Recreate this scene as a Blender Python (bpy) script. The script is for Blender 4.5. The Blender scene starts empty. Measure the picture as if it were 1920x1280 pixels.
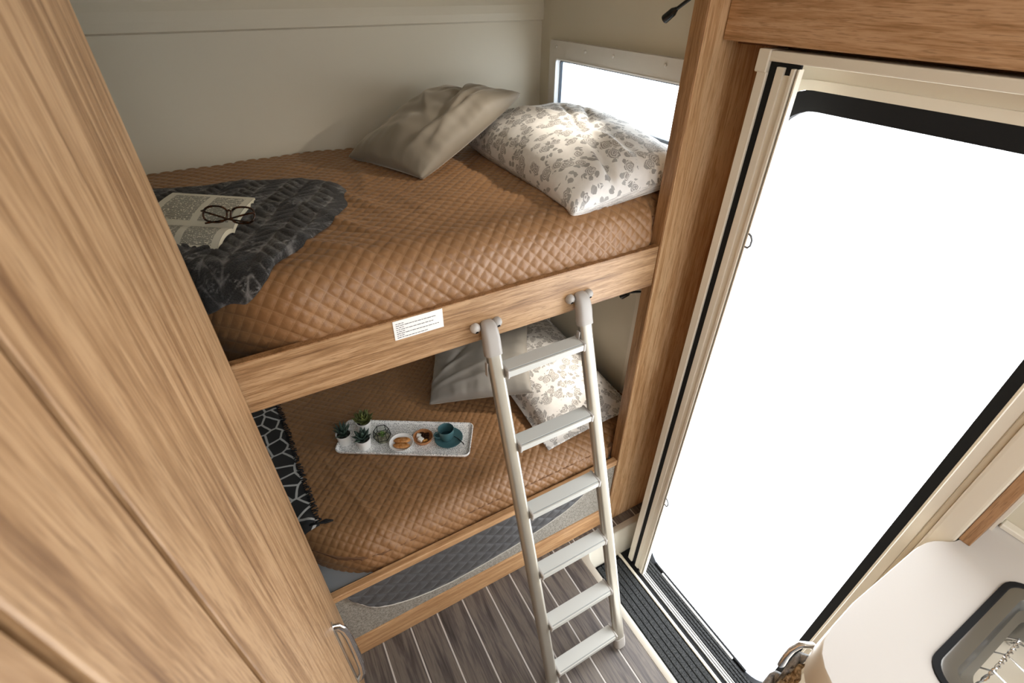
import bpy, bmesh, math, random
import numpy as np
from mathutils import Vector, Matrix, noise
random.seed(7)
S = bpy.context.scene
COL = S.collection
R = math.radians

# ------------------------------------------------------------------ camera
cam_d = bpy.data.cameras.new('camera'); cam = bpy.data.objects.new('camera', cam_d); COL.objects.link(cam)
F_PX, PITCH, YAW, ROLL = 912.8, R(36.44), R(29.29), R(0.159)
cam_d.sensor_width = 36.0; cam_d.lens = F_PX / 1920 * 36.0
cam_d.clip_start = 0.02
hd = Vector((math.sin(YAW), math.cos(YAW), 0)); r0 = Vector((math.cos(YAW), -math.sin(YAW), 0)); zz = Vector((0, 0, 1))
fw = math.cos(PITCH) * hd - math.sin(PITCH) * zz; u0 = math.sin(PITCH) * hd + math.cos(PITCH) * zz
rt = math.cos(ROLL) * r0 + math.sin(ROLL) * u0; up = -math.sin(ROLL) * r0 + math.cos(ROLL) * u0
mw = Matrix((rt, up, -fw)).transposed().to_4x4(); mw.translation = (0, 0, 1.80); cam.matrix_world = mw
cam_d.dof.use_dof = True; cam_d.dof.focus_distance = 1.35; cam_d.dof.aperture_fstop = 7.0
S.camera = cam

# ------------------------------------------------------------------ world, light, exposure
W = bpy.data.worlds.new('world'); S.world = W; W.use_nodes = True
bg = W.node_tree.nodes['Background']; bg.inputs[0].default_value = (0.93, 0.968, 1.0, 1); bg.inputs[1].default_value = 7.0
S.view_settings.view_transform = 'Standard'; S.view_settings.look = 'None'
S.view_settings.gamma = 1.0; S.view_settings.use_curve_mapping = False
S.view_settings.exposure = 0.12

def area_light(name, loc, target, sx, sy, power, col=(1, 1, 1), portal=False):
    l = bpy.data.lights.new(name, 'AREA'); l.shape = 'RECTANGLE'; l.size = sx; l.size_y = sy
    l.energy = power; l.color = col
    if portal: l.cycles.is_portal = True
    o = bpy.data.objects.new(name, l); COL.objects.link(o); o.location = loc
    o.rotation_euler = (Vector(target) - Vector(loc)).to_track_quat('-Z', 'Y').to_euler()
    return o
# daylight portals: door, bunk window, then three unseen openings added for light
area_light('door_portal', (1.13, .42, .70), (0, .42, .70), 1.80, .60, 1, portal=True)
area_light('bunk_window_portal', (1.17, 1.29, 1.51), (0, 1.29, 1.51), .18, .68, 1, portal=True)
area_light('added_front_portal', (.05, -1.66, 1.47), (.05, 0, 1.47), 1.1, .40, 1, portal=True)
area_light('added_kitchen_portal', (1.15, -.66, 1.37), (0, -.66, 1.37), .36, .54, 1, portal=True)
area_light('added_roof_portal', (.25, -.55, 1.97), (.25, -.55, 0), .7, .7, 1, portal=True)

# ------------------------------------------------------------------ materials
def lin(c):
    if isinstance(c, str): c = tuple(int(c[i:i+2], 16) for i in (0, 2, 4))
    f = lambda v: v / 12.92 if v <= .04045 else ((v + .055) / 1.055) ** 2.4
    return tuple(f(v / 255) for v in c) + (1,)
class NT:
    def __init__(s, name):
        s.m = bpy.data.materials.new(name); s.m.use_nodes = True; s.t = s.m.node_tree
        s.b = s.t.nodes['Principled BSDF']
    def n(s, typ, **kw):
        nd = s.t.nodes.new('ShaderNode' + typ)
        for k, v in kw.items():
            if k in nd.inputs.keys(): s.set(nd.inputs[k], v)
            else: setattr(nd, k, v)
        return nd
    def set(s, inp, v):
        if isinstance(v, bpy.types.NodeSocket): s.t.links.new(v, inp)
        else: inp.default_value = v
    def math(s, op, a, b=0.0, c=0.0, clamp=False):
        nd = s.t.nodes.new('ShaderNodeMath'); nd.operation = op; nd.use_clamp = clamp
        for i, v in enumerate((a, b, c)): s.set(nd.inputs[i], v)
        return nd.outputs[0]
    def mix(s, fac, a, b, blend='MIX'):
        nd = s.t.nodes.new('ShaderNodeMix'); nd.data_type = 'RGBA'; nd.blend_type = blend
        s.set(nd.inputs[0], fac); s.set(nd.inputs[6], a); s.set(nd.inputs[7], b)
        return nd.outputs[2]
    def ramp(s, fac, stops):
        nd = s.t.nodes.new('ShaderNodeValToRGB'); e = nd.color_ramp.elements
        while len(e) < len(stops): e.new(.5)
        for q, (p, c) in zip(e, stops): q.position = p; q.color = c
        s.set(nd.inputs[0], fac); return nd.outputs[0]
    def coord(s, which='Object', scale=(1, 1, 1), rot=(0, 0, 0), loc=(0, 0, 0)):
        tc = s.n('TexCoord'); mp = s.n('Mapping'); mp.inputs['Scale'].default_value = scale
        mp.inputs['Rotation'].default_value = rot; mp.inputs['Location'].default_value = loc
        s.t.links.new(tc.outputs[which], mp.inputs[0]); return mp.outputs[0]
    def noise(s, vec, scale=5, detail=3, rough=.5, dist=0):
        nd = s.n('TexNoise'); s.set(nd.inputs['Vector'], vec); nd.inputs['Scale'].default_value = scale
        nd.inputs['Detail'].default_value = detail; nd.inputs['Roughness'].default_value = rough
        nd.inputs['Distortion'].default_value = dist; return nd.outputs[0]
    def bump(s, h, strength=.3, dist=.002):
        nd = s.n('Bump'); nd.inputs['Strength'].default_value = strength; nd.inputs['Distance'].default_value = dist
        s.set(nd.inputs['Height'], h); s.t.links.new(nd.outputs[0], s.b.inputs['Normal'])
    def p(s, **kw):
        for k, v in kw.items(): s.set(s.b.inputs[k.replace('_', ' ')], v)
        return s
def plain(name, col, rough=.5, metal=0, spec=.5, **kw):
    t = NT(name); t.p(Base_Color=lin(col), Roughness=rough, Metallic=metal); t.b.inputs['Specular IOR Level'].default_value = spec
    t.p(**kw); return t.m
def wood(name, axis, light, mid, dark, gs=1.0, rough=.45):
    t = NT(name)
    sc = [1, 1, 1]; st = {'x': 0, 'y': 1, 'z': 2}[axis]
    def v(a, b): q = [a * gs] * 3; q[st] = b * gs; return q
    c1 = t.coord('Object', v(48, 2.6)); c2 = t.coord('Object', v(290, 13.0), loc=(3, 1, 2)); c3 = t.coord('Object', v(430, 26))
    big = t.noise(c1, 1.0, 6, .62, .5); fine = t.noise(c2, 1.0, 5, .65, .3); pore = t.noise(c3, 1.0, 2, .6)
    f = t.math('ADD', t.math('MULTIPLY', big, .62), t.math('MULTIPLY', fine, .38))
    col = t.ramp(f, [(.36, lin(dark)), (.47, lin(mid)), (.57, lin(light)), (.72, lin(mid))])
    pm = t.ramp(pore, [(.34, (1, 1, 1, 1)), (.44, (0, 0, 0, 1))])
    col = t.mix(t.math('MULTIPLY', pm, .55), col, lin(dark))
    t.p(Base_Color=col, Roughness=rough); t.bump(t.math('ADD', fine, t.math('MULTIPLY', pore, .6)), .22, .0012)
    return t.m
OAK = (('ba9771', '9c7853', '704f31'))
M = {}
M['oak_z'] = wood('oak_vertical', 'z', *OAK)
M['oak_x'] = wood('oak_rail', 'x', *OAK)
M['oak_y'] = wood('oak_pelmet', 'y', 'cba581', 'b38a63', '86623f')
M['oak_base'] = wood('oak_base', 'x', 'cca377', 'b58a5f', '936a43')
M['oak_edge'] = wood('oak_edge_band', 'z', 'a87f58', '8f6843', '6d4c2d')
M['oak_post'] = wood('oak_post', 'z', 'dcbc95', 'c59d73', '9d744b', .9)
M['beige'] = plain('beige_plastic', 'dcd2c0', .35)
M['cream'] = plain('cream_frame', 'e6dfd0', .32)
M['panel'] = plain('wall_panel_grey', 'd3cdc2', .5)
M['black'] = plain('black_rubber', '1c1d1f', .75, spec=.2)
M['black_gloss'] = plain('black_metal', '121213', .25)
M['steel'] = plain('brushed_steel', '8d8c89', .36, 1)
M['chrome'] = plain('chrome', 'e8e8ea', .07, 1)
M['alu'] = plain('ladder_aluminium', 'b3aea3', .34, .7)
M['tread'] = plain('tread_plastic', 'bdbdb8', .5)
M['greyplast'] = plain('grey_plastic', 'a7a29d', .42)
M['groove'] = plain('dark_groove', '6a5640', .8)
M['white'] = plain('white_paper', 'f2f2f0', .55)
M['ink'] = plain('print_ink', '2a2a2c', .7)
M['potwhite'] = plain('white_ceramic', 'f7f6f3', .35)
M['soil'] = plain('dark_soil', '231c16', .95)
M['blue'] = plain('blue_stoneware', '45696f', .28)
M['bluein'] = plain('blue_glaze_dark', '25424a', .25)
M['sugar'] = plain('sugar', 'f4f1ea', .7)
M['loopdark'] = plain('dark_metal_edge', '2f312f', .4, .6)
M['bedbase'] = plain('grey_bed_board', '8a8d90', .7)
M['brownfill'] = plain('brown_filler', '6b4526', .6)

def walls_mat():
    t = NT('wall_covering'); c = t.coord('Object')
    n = t.noise(c, 160, 2); n2 = t.noise(c, 1.2, 2)
    t.p(Base_Color=t.mix(n2, lin('d8d0bd'), lin('cdc4b0')), Roughness=.55); t.bump(n, .12, .001); return t.m
M['wall'] = walls_mat()
def floor_mat():
    t = NT('grey_oak_plank'); oi = t.n('ObjectInfo')
    tc = t.n('TexCoord'); ad = t.n('VectorMath', operation='ADD'); t.t.links.new(tc.outputs['Object'], ad.inputs[0])
    cx = t.n('CombineXYZ'); t.t.links.new(t.math('MULTIPLY', oi.outputs['Random'], 9), cx.inputs[1]); t.t.links.new(oi.outputs['Random'], cx.inputs[0])
    t.t.links.new(cx.outputs[0], ad.inputs[1])
    def mp(sc):
        m = t.n('Mapping'); m.inputs['Scale'].default_value = sc; t.t.links.new(ad.outputs[0], m.inputs[0]); return m.outputs[0]
    a = t.noise(mp((26, 2.2, 1)), 1, 4, .6, 1.6); b = t.noise(mp((170, 7, 1)), 1, 3, .6)
    f = t.math('ADD', t.math('MULTIPLY', a, .65), t.math('MULTIPLY', b, .35))
    col = t.ramp(f, [(.30, lin('302b29')), (.45, lin('544c49')), (.56, lin('70675f')), (.70, lin('4c4541'))])
    t.p(Base_Color=col, Roughness=.42); t.bump(f, .25, .001); return t.m
M['plank'] = floor_mat()
M['joint'] = plain('plank_joint', 'c9c4bf', .6)
def carpet(name, a, b, scale=420, bs=.7):
    t = NT(name); c = t.coord('Object'); n = t.noise(c, scale, 2, .7); n2 = t.noise(c, scale * .37, 2, .6)
    f = t.math('ADD', t.math('MULTIPLY', n, .6), t.math('MULTIPLY', n2, .4))
    t.p(Base_Color=t.ramp(f, [(.38, lin(a)), (.62, lin(b))]), Roughness=.95); t.b.inputs['Specular IOR Level'].default_value = .1
    t.bump(n, bs, .002); return t.m
M['carpet'] = carpet('grey_panel_carpet', '6f6a62', 'b0aaa0')
M['mat'] = carpet('charcoal_rib', '101112', '4a4b4c', 500)
M['matbase'] = carpet('charcoal_mat_base', '0c0c0d', '1c1d1e', 500)
def quilt(name, col, stitch, per, rough=.42, sheen=.3):
    t = NT(name); uv = t.n('UVMap'); sp = t.n('SeparateXYZ'); t.t.links.new(uv.outputs[0], sp.inputs[0])
    d = []
    for sg in ('ADD', 'SUBTRACT'):
        q = t.math('DIVIDE', t.math(sg, sp.outputs[0], sp.outputs[1]), per * math.sqrt(2))
        fr = t.math('FRACT', q); d.append(t.math('MINIMUM', fr, t.math('SUBTRACT', 1.0, fr)))
    m = t.math('MINIMUM', d[0], d[1]); line = t.math('SMOOTH_MIN', m, 1, 0)
    mask = t.math('SUBTRACT', 1.0, t.math('DIVIDE', m, .055), clamp=True)
    c = t.coord('Object'); n = t.noise(c, 3.2, 3); fine = t.noise(c, 120, 3, .6)
    base = t.mix(n, lin(col), tuple(v * .82 for v in lin(col)[:3]) + (1,))
    t.p(Base_Color=t.mix(t.math('MULTIPLY', mask, .38), base, lin(stitch)), Roughness=rough, Sheen_Weight=sheen, Sheen_Roughness=.4)
    t.b.inputs['Specular IOR Level'].default_value = .45
    t.bump(fine, .22, .003); return t.m
Q_PER = .0235
M['quilt'] = quilt('brown_quilted_satin', '98704b', 'b89571', Q_PER, .40, .08)
M['charquilt'] = quilt('charcoal_quilted', '4d4c4d', '343435', .04, .6, .15)
def velvet(name, col, dk, sheen=.8):
    t = NT(name); c = t.coord('Object'); n = t.noise(c, 5, 3, .6); f = t.noise(c, 260, 2)
    t.p(Base_Color=t.mix(n, lin(col), lin(dk)), Roughness=.62, Sheen_Weight=sheen, Sheen_Roughness=.35)
    t.b.inputs['Sheen Tint'].default_value = lin('cfc8bd'); t.bump(f, .08, .001); return t.m
M['velvet'] = velvet('grey_velvet', '998f80', '7d7466', 1.0)
M['velvet2'] = velvet('dove_grey_velvet', 'a39e96', '87827b')
def floral():
    t = NT('floral_cotton'); uv = t.n('UVMap')
    mp = t.n('Mapping'); t.t.links.new(uv.outputs[0], mp.inputs[0])
    nz = t.n('TexNoise'); t.t.links.new(mp.outputs[0], nz.inputs['Vector']); nz.inputs['Scale'].default_value = 60; nz.inputs['Detail'].default_value = 3
    dis = t.n('VectorMath', operation='MULTIPLY_ADD'); t.t.links.new(nz.outputs[1], dis.inputs[0]); dis.inputs[1].default_value = (.016, .016, 0)
    t.t.links.new(mp.outputs[0], dis.inputs[2]); vec = dis.outputs[0]
    def vor(scale, rnd=.85):
        v = t.n('TexVoronoi', voronoi_dimensions='2D'); t.t.links.new(vec, v.inputs['Vector']); v.inputs['Scale'].default_value = scale; v.inputs['Randomness'].default_value = rnd
        return v
    v1 = vor(24); d1 = v1.outputs['Distance']; sep = t.n('SeparateColor'); t.t.links.new(v1.outputs['Color'], sep.inputs[0])
    has = t.math('GREATER_THAN', sep.outputs[0], .15)
    rad = t.math('MULTIPLY_ADD', sep.outputs[1], .22, .24)
    disc = t.math('MULTIPLY', t.math('LESS_THAN', d1, rad), has)
    rings = t.math('SINE', t.math('ADD', t.math('MULTIPLY', d1, 46), t.math('MULTIPLY', nz.outputs[0], 22)))
    petal = t.math('MULTIPLY', disc, t.math('MULTIPLY_ADD', rings, .36, .50, clamp=True))
    v2 = vor(52); sep2 = t.n('SeparateColor'); t.t.links.new(v2.outputs['Color'], sep2.inputs[0])
    near = t.math('LESS_THAN', d1, t.math('ADD', rad, .22))
    leaf = t.math('MULTIPLY', t.math('MULTIPLY', t.math('LESS_THAN', v2.outputs['Distance'], .40), t.math('GREATER_THAN', sep2.outputs[0], .35)), t.math('MULTIPLY', near, t.math('SUBTRACT', 1.0, disc)))
    cot = t.mix(nz.outputs[0], lin('efece8'), lin('dedad6'))
    fc = t.mix(sep.outputs[2], lin('62564c'), lin('454041'))
    c = t.mix(t.math('MULTIPLY', petal, .85), cot, fc)
    c = t.mix(t.math('MULTIPLY', leaf, .72), c, t.mix(sep2.outputs[1], lin('8a8886'), lin('6b6764')))
    t.p(Base_Color=c, Roughness=.7, Sheen_Weight=.1); fine = t.noise(t.coord('Object'), 300, 2); t.bump(fine, .06, .001); return t.m
M['floral'] = floral()
def fur():
    t = NT('charcoal_plush'); c = t.coord('Object'); uv = t.n('UVMap'); sp = t.n('SeparateXYZ'); t.t.links.new(uv.outputs[0], sp.inputs[0])
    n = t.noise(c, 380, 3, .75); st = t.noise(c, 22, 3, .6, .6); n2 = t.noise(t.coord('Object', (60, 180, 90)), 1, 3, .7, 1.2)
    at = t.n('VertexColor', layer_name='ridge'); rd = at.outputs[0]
    glint = t.math('MULTIPLY', t.ramp(st, [(.50, (0, 0, 0, 1)), (.62, (1, 1, 1, 1))]), t.ramp(n2, [(.46, (0, 0, 0, 1)), (.66, (1, 1, 1, 1))]))
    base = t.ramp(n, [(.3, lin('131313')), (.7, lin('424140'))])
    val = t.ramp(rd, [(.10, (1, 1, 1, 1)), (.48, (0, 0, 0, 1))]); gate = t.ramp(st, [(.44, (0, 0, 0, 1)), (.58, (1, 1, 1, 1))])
    fac = t.math('MAXIMUM', t.math('MULTIPLY', glint, .55), t.math('MULTIPLY', t.math('MULTIPLY', val, gate), .55))  # pale highlight glints painted into the plush colour, in patches and along valleys
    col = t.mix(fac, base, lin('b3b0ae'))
    t.p(Base_Color=col, Roughness=.85, Sheen_Weight=.45, Sheen_Roughness=.3); t.b.inputs['Sheen Tint'].default_value = lin('b9b6b5'); t.b.inputs['Specular IOR Level'].default_value = .15
    t.bump(t.math('ADD', n, t.math('MULTIPLY', n2, .7)), .8, .004); return t.m
M['fur'] = fur()
def giraffe():
    t = NT('giraffe_print_cloth'); uv = t.n('UVMap')
    nz = t.n('TexNoise'); t.t.links.new(uv.outputs[0], nz.inputs['Vector']); nz.inputs['Scale'].default_value = 14
    dis = t.n('VectorMath', operation='MULTIPLY_ADD'); t.t.links.new(nz.outputs[1], dis.inputs[0]); dis.inputs[1].default_value = (.012, .012, 0); t.t.links.new(uv.outputs[0], dis.inputs[2])
    v = t.n('TexVoronoi', feature='DISTANCE_TO_EDGE', voronoi_dimensions='2D'); t.t.links.new(dis.outputs[0], v.inputs['Vector']); v.inputs['Scale'].default_value = 17; v.inputs['Randomness'].default_value = 1.0
    m = t.ramp(v.outputs['Distance'], [(.05, (1, 1, 1, 1)), (.075, (0, 0, 0, 1))])
    t.p(Base_Color=t.mix(m, lin('101114'), lin('b9b9b6')), Roughness=.75, Sheen_Weight=.15); return t.m
M['giraffe'] = giraffe()
M['fringe'] = plain('black_fringe', '0e0e10', .85)
def tray_mat():
    t = NT('woven_white_tray'); c = t.coord('Object', (300, 150, 80)); v = t.n('TexVoronoi'); t.t.links.new(c, v.inputs['Vector']); v.inputs['Scale'].default_value = 1; v.inputs['Randomness'].default_value = .55
    m = t.ramp(v.outputs['Distance'], [(.28, lin('77787c')), (.34, lin('f6f5f3'))])
    t.p(Base_Color=m, Roughness=.55); t.bump(v.outputs['Distance'], .3, .001); return t.m
M['tray'] = tray_mat()
def page():
    t = NT('printed_page'); uv = t.n('UVMap'); sp = t.n('SeparateXYZ'); t.t.links.new(uv.outputs[0], sp.inputs[0])
    u, v = sp.outputs[0], sp.outputs[1]
    ln = t.math('FRACT', t.math('MULTIPLY', v, 34)); row = t.math('FLOOR', t.math('MULTIPLY', v, 34))
    cx = t.n('CombineXYZ'); t.t.links.new(t.math('MULTIPLY', u, 46), cx.inputs[0]); t.t.links.new(t.math('MULTIPLY', row, 7.3), cx.inputs[1])
    nz = t.n('TexNoise'); t.t.links.new(cx.outputs[0], nz.inputs['Vector']); nz.inputs['Scale'].default_value = 1; nz.inputs['Detail'].default_value = 1
    wd = t.math('GREATER_THAN', nz.outputs[0], .40); on = t.math('LESS_THAN', ln, .55)
    def inside(a, lo, hi): return t.math('MULTIPLY', t.math('GREATER_THAN', a, lo), t.math('LESS_THAN', a, hi))
    colm = t.math('MAXIMUM', inside(u, .09, .50), inside(u, .58, .92))
    box = t.math('MULTIPLY', colm, inside(v, .10, .90))
    m = t.math('MULTIPLY', t.math('MULTIPLY', wd, on), box)
    t.p(Base_Color=t.mix(t.math('MULTIPLY', m, .95), lin('d9d4c4'), lin('1d1b19')), Roughness=.7); return t.m
M['page'] = page()
M['pageedge'] = plain('page_edges', 'd6cdb4', .8)
def tortoise():
    t = NT('tortoiseshell'); n = t.noise(t.coord('Object'), 130, 2)
    t.p(Base_Color=t.ramp(n, [(.4, lin('160c07')), (.65, lin('4d2a14'))]), Roughness=.15); return t.m
M['tort'] = tortoise()
def glass(name, col=(1, 1, 1, 1), rough=0.0, alpha=None):
    t = NT(name)
    if alpha is not None:
        tr = t.n('BsdfTransparent'); tr.inputs[0].default_value = col; gl = t.n('BsdfGlossy'); gl.inputs['Roughness'].default_value = .05
        mx = t.n('MixShader'); mx.inputs[0].default_value = alpha; t.t.links.new(tr.outputs[0], mx.inputs[1]); t.t.links.new(gl.outputs[0], mx.inputs[2])
        t.t.links.new(mx.outputs[0], t.t.nodes['Material Output'].inputs[0])
    else: t.p(Base_Color=col, Roughness=rough, Transmission_Weight=1.0)
    return t.m
M['pane'] = glass('acrylic_pane', (.93, .95, .96, 1), alpha=.06)
M['greypane'] = glass('grey_acrylic_edge', (.55, .58, .62, 1), alpha=.12)
M['jar'] = glass('terrarium_glass', (.86, .90, .86, 1), alpha=.10)
def leafm(name, a, b):
    t = NT(name); oi = t.n('ObjectInfo'); n = t.noise(t.coord('Object'), 60, 2)
    t.p(Base_Color=t.mix(t.math('ADD', t.math('MULTIPLY', oi.outputs['Random'], .5), t.math('MULTIPLY', n, .5)), lin(a), lin(b)), Roughness=.45); return t.m
M['leafdark'] = leafm('dark_leaf', '14211b', '4a5f52')
M['leafolive'] = leafm('olive_leaf', '2a2f12', '7d8448')
M['leafgreen'] = leafm('green_leaf', '2d4a20', '7fa052')
M['pebble'] = carpet('pebbles', '5d5548', 'c9bfa8', 150)
M['biscuit'] = carpet('biscuit', 'a5652f', 'dba36a', 90, .4)
M['dishwood'] = wood('dish_wood', 'x', 'c99063', 'b57a4c', '94603a', 3)
M['nut'] = carpet('dried_fruit', '1d1410', '4a2f20', 80, .5)
M['amber'] = plain('amber_candy', 'c78b3e', .4)
M['counter'] = plain('worktop_laminate', 'c9c4bf', .24)
M['towelgrey'] = carpet('grey_towel', '8b8d90', 'b9bbbd', 250)
M['towelbrown'] = carpet('brown_towel', '6a533b', 'c9b08c', 250)
M['lamp_led'] = NT('led').m
M['lamp_led'].node_tree.nodes['Principled BSDF'].inputs['Emission Color'].default_value = (1, .93, .82, 1)
M['lamp_led'].node_tree.nodes['Principled BSDF'].inputs['Emission Strength'].default_value = 6

# ------------------------------------------------------------------ mesh helpers
WL = {}      # world location of every object that carries unrotated geometry
def thing(name, label, cat, loc, group=None, rot=None, kind=None):
    o = bpy.data.objects.new(name, None); COL.objects.link(o); o.location = loc; o.empty_display_size = .05
    if rot: o.rotation_euler = rot
    WL[o.name] = Vector(loc); tagp(o, label, cat, group, kind); return o
def tagp(o, label=None, cat=None, group=None, kind=None):
    if label: o['label'] = label
    if cat: o['category'] = cat
    if group: o['group'] = group
    if kind: o['kind'] = kind
    return o
def finish(name, me, mat, parent=None, local=False, smooth=False, auto=None):
    me.materials.append(M[mat] if isinstance(mat, str) else mat)
    o = bpy.data.objects.new(name, me); COL.objects.link(o)
    if parent is not None:
        o.parent = parent; base = WL[parent.name]
        if not local: me.transform(Matrix.Translation(-base))
        WL[o.name] = base
    elif not local:
        co = np.empty(len(me.vertices) * 3); me.vertices.foreach_get('co', co); co = co.reshape(-1, 3)
        lo, hi = co.min(0), co.max(0); b = Vector(((lo[0] + hi[0]) / 2, (lo[1] + hi[1]) / 2, lo[2]))
        me.transform(Matrix.Translation(-b)); o.location = b; WL[o.name] = b
    if smooth:
        me.polygons.foreach_set('use_smooth', [True] * len(me.polygons))
        if auto: me.set_sharp_from_angle(angle=R(auto))
    me.update(); return o
def bobj(name, bm, mat, parent=None, local=False, smooth=False, auto=None):
    bmesh.ops.recalc_face_normals(bm, faces=bm.faces)
    me = bpy.data.meshes.new(name); bm.to_mesh(me); bm.free()
    return finish(name, me, mat, parent, local, smooth, auto)
def add_box(bm, x0, x1, y0, y1, z0, z1, bev=.0015, seg=1):
    r = bmesh.ops.create_cube(bm, size=1.0); vs = r['verts']
    for v in vs: v.co = Vector(((x0 + x1) / 2 + v.co.x * (x1 - x0), (y0 + y1) / 2 + v.co.y * (y1 - y0), (z0 + z1) / 2 + v.co.z * (z1 - z0)))
    if bev:
        es = list({e for v in vs for e in v.link_edges})
        bmesh.ops.bevel(bm, geom=es, offset=bev, segments=seg, affect='EDGES', profile=.6)
def box(name, x0, x1, y0, y1, z0, z1, mat, parent=None, bev=.0015, seg=1, local=False):
    bm = bmesh.new(); add_box(bm, x0, x1, y0, y1, z0, z1, bev, seg); return bobj(name, bm, mat, parent, local)
def loft(bm, rings, closed=True, cap=True):
    vr = [[bm.verts.new(p) for p in r] for r in rings]; n = len(vr[0])
    for a, b in zip(vr[:-1], vr[1:]):
        for i in range(n if closed else n - 1):
            j = (i + 1) % n; bm.faces.new((a[i], a[j], b[j], b[i]))
    if cap and closed:
        bm.faces.new(vr[0][::-1]); bm.faces.new(vr[-1])
    return vr
def tube_rings(path, rad, seg=10, oval=1.0, upv=None):
    path = [Vector(p) for p in path]; out = []; n = len(path); prev = None
    for i, p in enumerate(path):
        d = (path[min(i + 1, n - 1)] - path[max(i - 1, 0)]).normalized()
        if prev is None:
            a = Vector(upv) if upv else (Vector((0, 0, 1)) if abs(d.z) < .9 else Vector((1, 0, 0)))
        else: a = prev
        s = (a - d * a.dot(d)).normalized(); prev = s; t = d.cross(s)
        r = rad(i / (n - 1)) if callable(rad) else rad
        out.append([p + s * (r * math.cos(q)) + t * (r * oval * math.sin(q)) for q in [2 * math.pi * k / seg for k in range(seg)]])
    return out
def tube(name, path, rad, mat, parent=None, seg=10, oval=1.0, upv=None, local=False):
    bm = bmesh.new(); loft(bm, tube_rings(path, rad, seg, oval, upv)); return bobj(name, bm, mat, parent, local, True, 50)
def lathe(name, prof, c, mat, parent=None, seg=28, local=False, auto=40):
    bm = bmesh.new(); c = Vector(c)
    rings = [[c + Vector((r * math.cos(a), r * math.sin(a), z)) for a in [2 * math.pi * k / seg for k in range(seg)]] for r, z in prof]
    loft(bm, rings); bmesh.ops.remove_doubles(bm, verts=bm.verts, dist=1e-6); return bobj(name, bm, mat, parent, local, True, auto)
def rrect(a0, a1, b0, b1, r, n=8):
    rs = r if isinstance(r, (tuple, list)) else (r,) * 4      # corners: a1b1, a0b1, a0b0, a1b0
    pts = []
    for (ca, cb, st), q in zip(((a1, b1, 0), (a0, b1, 90), (a0, b0, 180), (a1, b0, 270)), rs):
        oa = ca - q if ca == a1 else ca + q; ob = cb - q if cb == b1 else cb + q
        for k in range(n + 1):
            t = R(st + 90 * k / n); pts.append((oa + q * math.cos(t), ob + q * math.sin(t)))
    return pts
def ring_yz(name, outer, inner, x0, x1, mat, parent=None, smooth=False):
    bm = bmesh.new(); n = len(outer); mk = lambda L, x: [bm.verts.new((x, a, b)) for a, b in L]
    o0, o1, i0, i1 = mk(outer, x0), mk(outer, x1), mk(inner, x0), mk(inner, x1)
    for k in range(n):
        j = (k + 1) % n
        for q in ((o0[k], o0[j], i0[j], i0[k]), (o1[k], i1[k], i1[j], o1[j]), (o0[k], o1[k], o1[j], o0[j]), (i0[k], i0[j], i1[j], i1[k])): bm.faces.new(q)
    return bobj(name, bm, mat, parent, False, smooth, 40)
def extrude_xy(bm, pts, z0, z1, bev=0):
    a = [bm.verts.new((x, y, z0)) for x, y in pts]; b = [bm.verts.new((x, y, z1)) for x, y in pts]; n = len(pts)
    bm.faces.new(a[::-1]); top = bm.faces.new(b)
    for k in range(n): bm.faces.new((a[k], a[(k + 1) % n], b[(k + 1) % n], b[k]))
    if bev: bmesh.ops.bevel(bm, geom=list(top.edges), offset=bev, segments=3, affect='EDGES')
def grid_mesh(name, P, uv=None, vcol=None, quads=None):
    """P: (nu,nv,3) array -> mesh with optional uv (nu,nv,2)"""
    nu, nv = P.shape[:2]; me = bpy.data.meshes.new(name)
    idx = np.arange(nu * nv).reshape(nu, nv)
    f = np.stack([idx[:-1, :-1], idx[1:, :-1], idx[1:, 1:], idx[:-1, 1:]], -1).reshape(-1, 4)
    fill(me, P.reshape(-1, 3), f, None if uv is None else uv.reshape(-1, 2), vcol); return me
def fill(me, V, f, uv=None, vcol=None):
    me.vertices.add(len(V)); me.vertices.foreach_set('co', V.astype(np.float32).ravel())
    me.loops.add(f.size); me.loops.foreach_set('vertex_index', f.ravel().astype(np.int32))
    me.polygons.add(len(f)); me.polygons.foreach_set('loop_start', (np.arange(len(f)) * 4).astype(np.int32))
    me.update(calc_edges=True)
    if uv is not None:
        l = me.uv_layers.new(name='UVMap'); l.data.foreach_set('uv', uv[f.ravel()].astype(np.float32).ravel())
    if vcol is not None:
        c = me.color_attributes.new('ridge', 'FLOAT_COLOR', 'POINT'); q = np.ones((len(V), 4), np.float32); q[:, :3] = vcol.reshape(-1, 1)
        c.data.foreach_set('color', q.ravel())
    me.validate()
rng = np.random.RandomState(3)
def nfield(A, scale, seed=0, octv=2):
    """smooth sum-of-sines noise over array (...,2)"""
    r = np.random.RandomState(seed); out = np.zeros(A.shape[:-1])
    for o in range(octv):
        for k in range(5):
            th = r.rand() * 2 * np.pi; fr = scale * (1.8 ** o) * (.6 + .8 * r.rand()); ph = r.rand() * 6.28
            out += np.sin((A[..., 0] * np.cos(th) + A[..., 1] * np.sin(th)) * fr * 6.28 + ph) / (1.7 ** o) / 5
    return out

# ================================================================== SETTING
BK, XR, XL, YF = 1.75, 1.10, -1.00, .84          # back wall, door-side wall, far side wall, bunk front plane
DK = .165                                        # depth of the entrance step well
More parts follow.
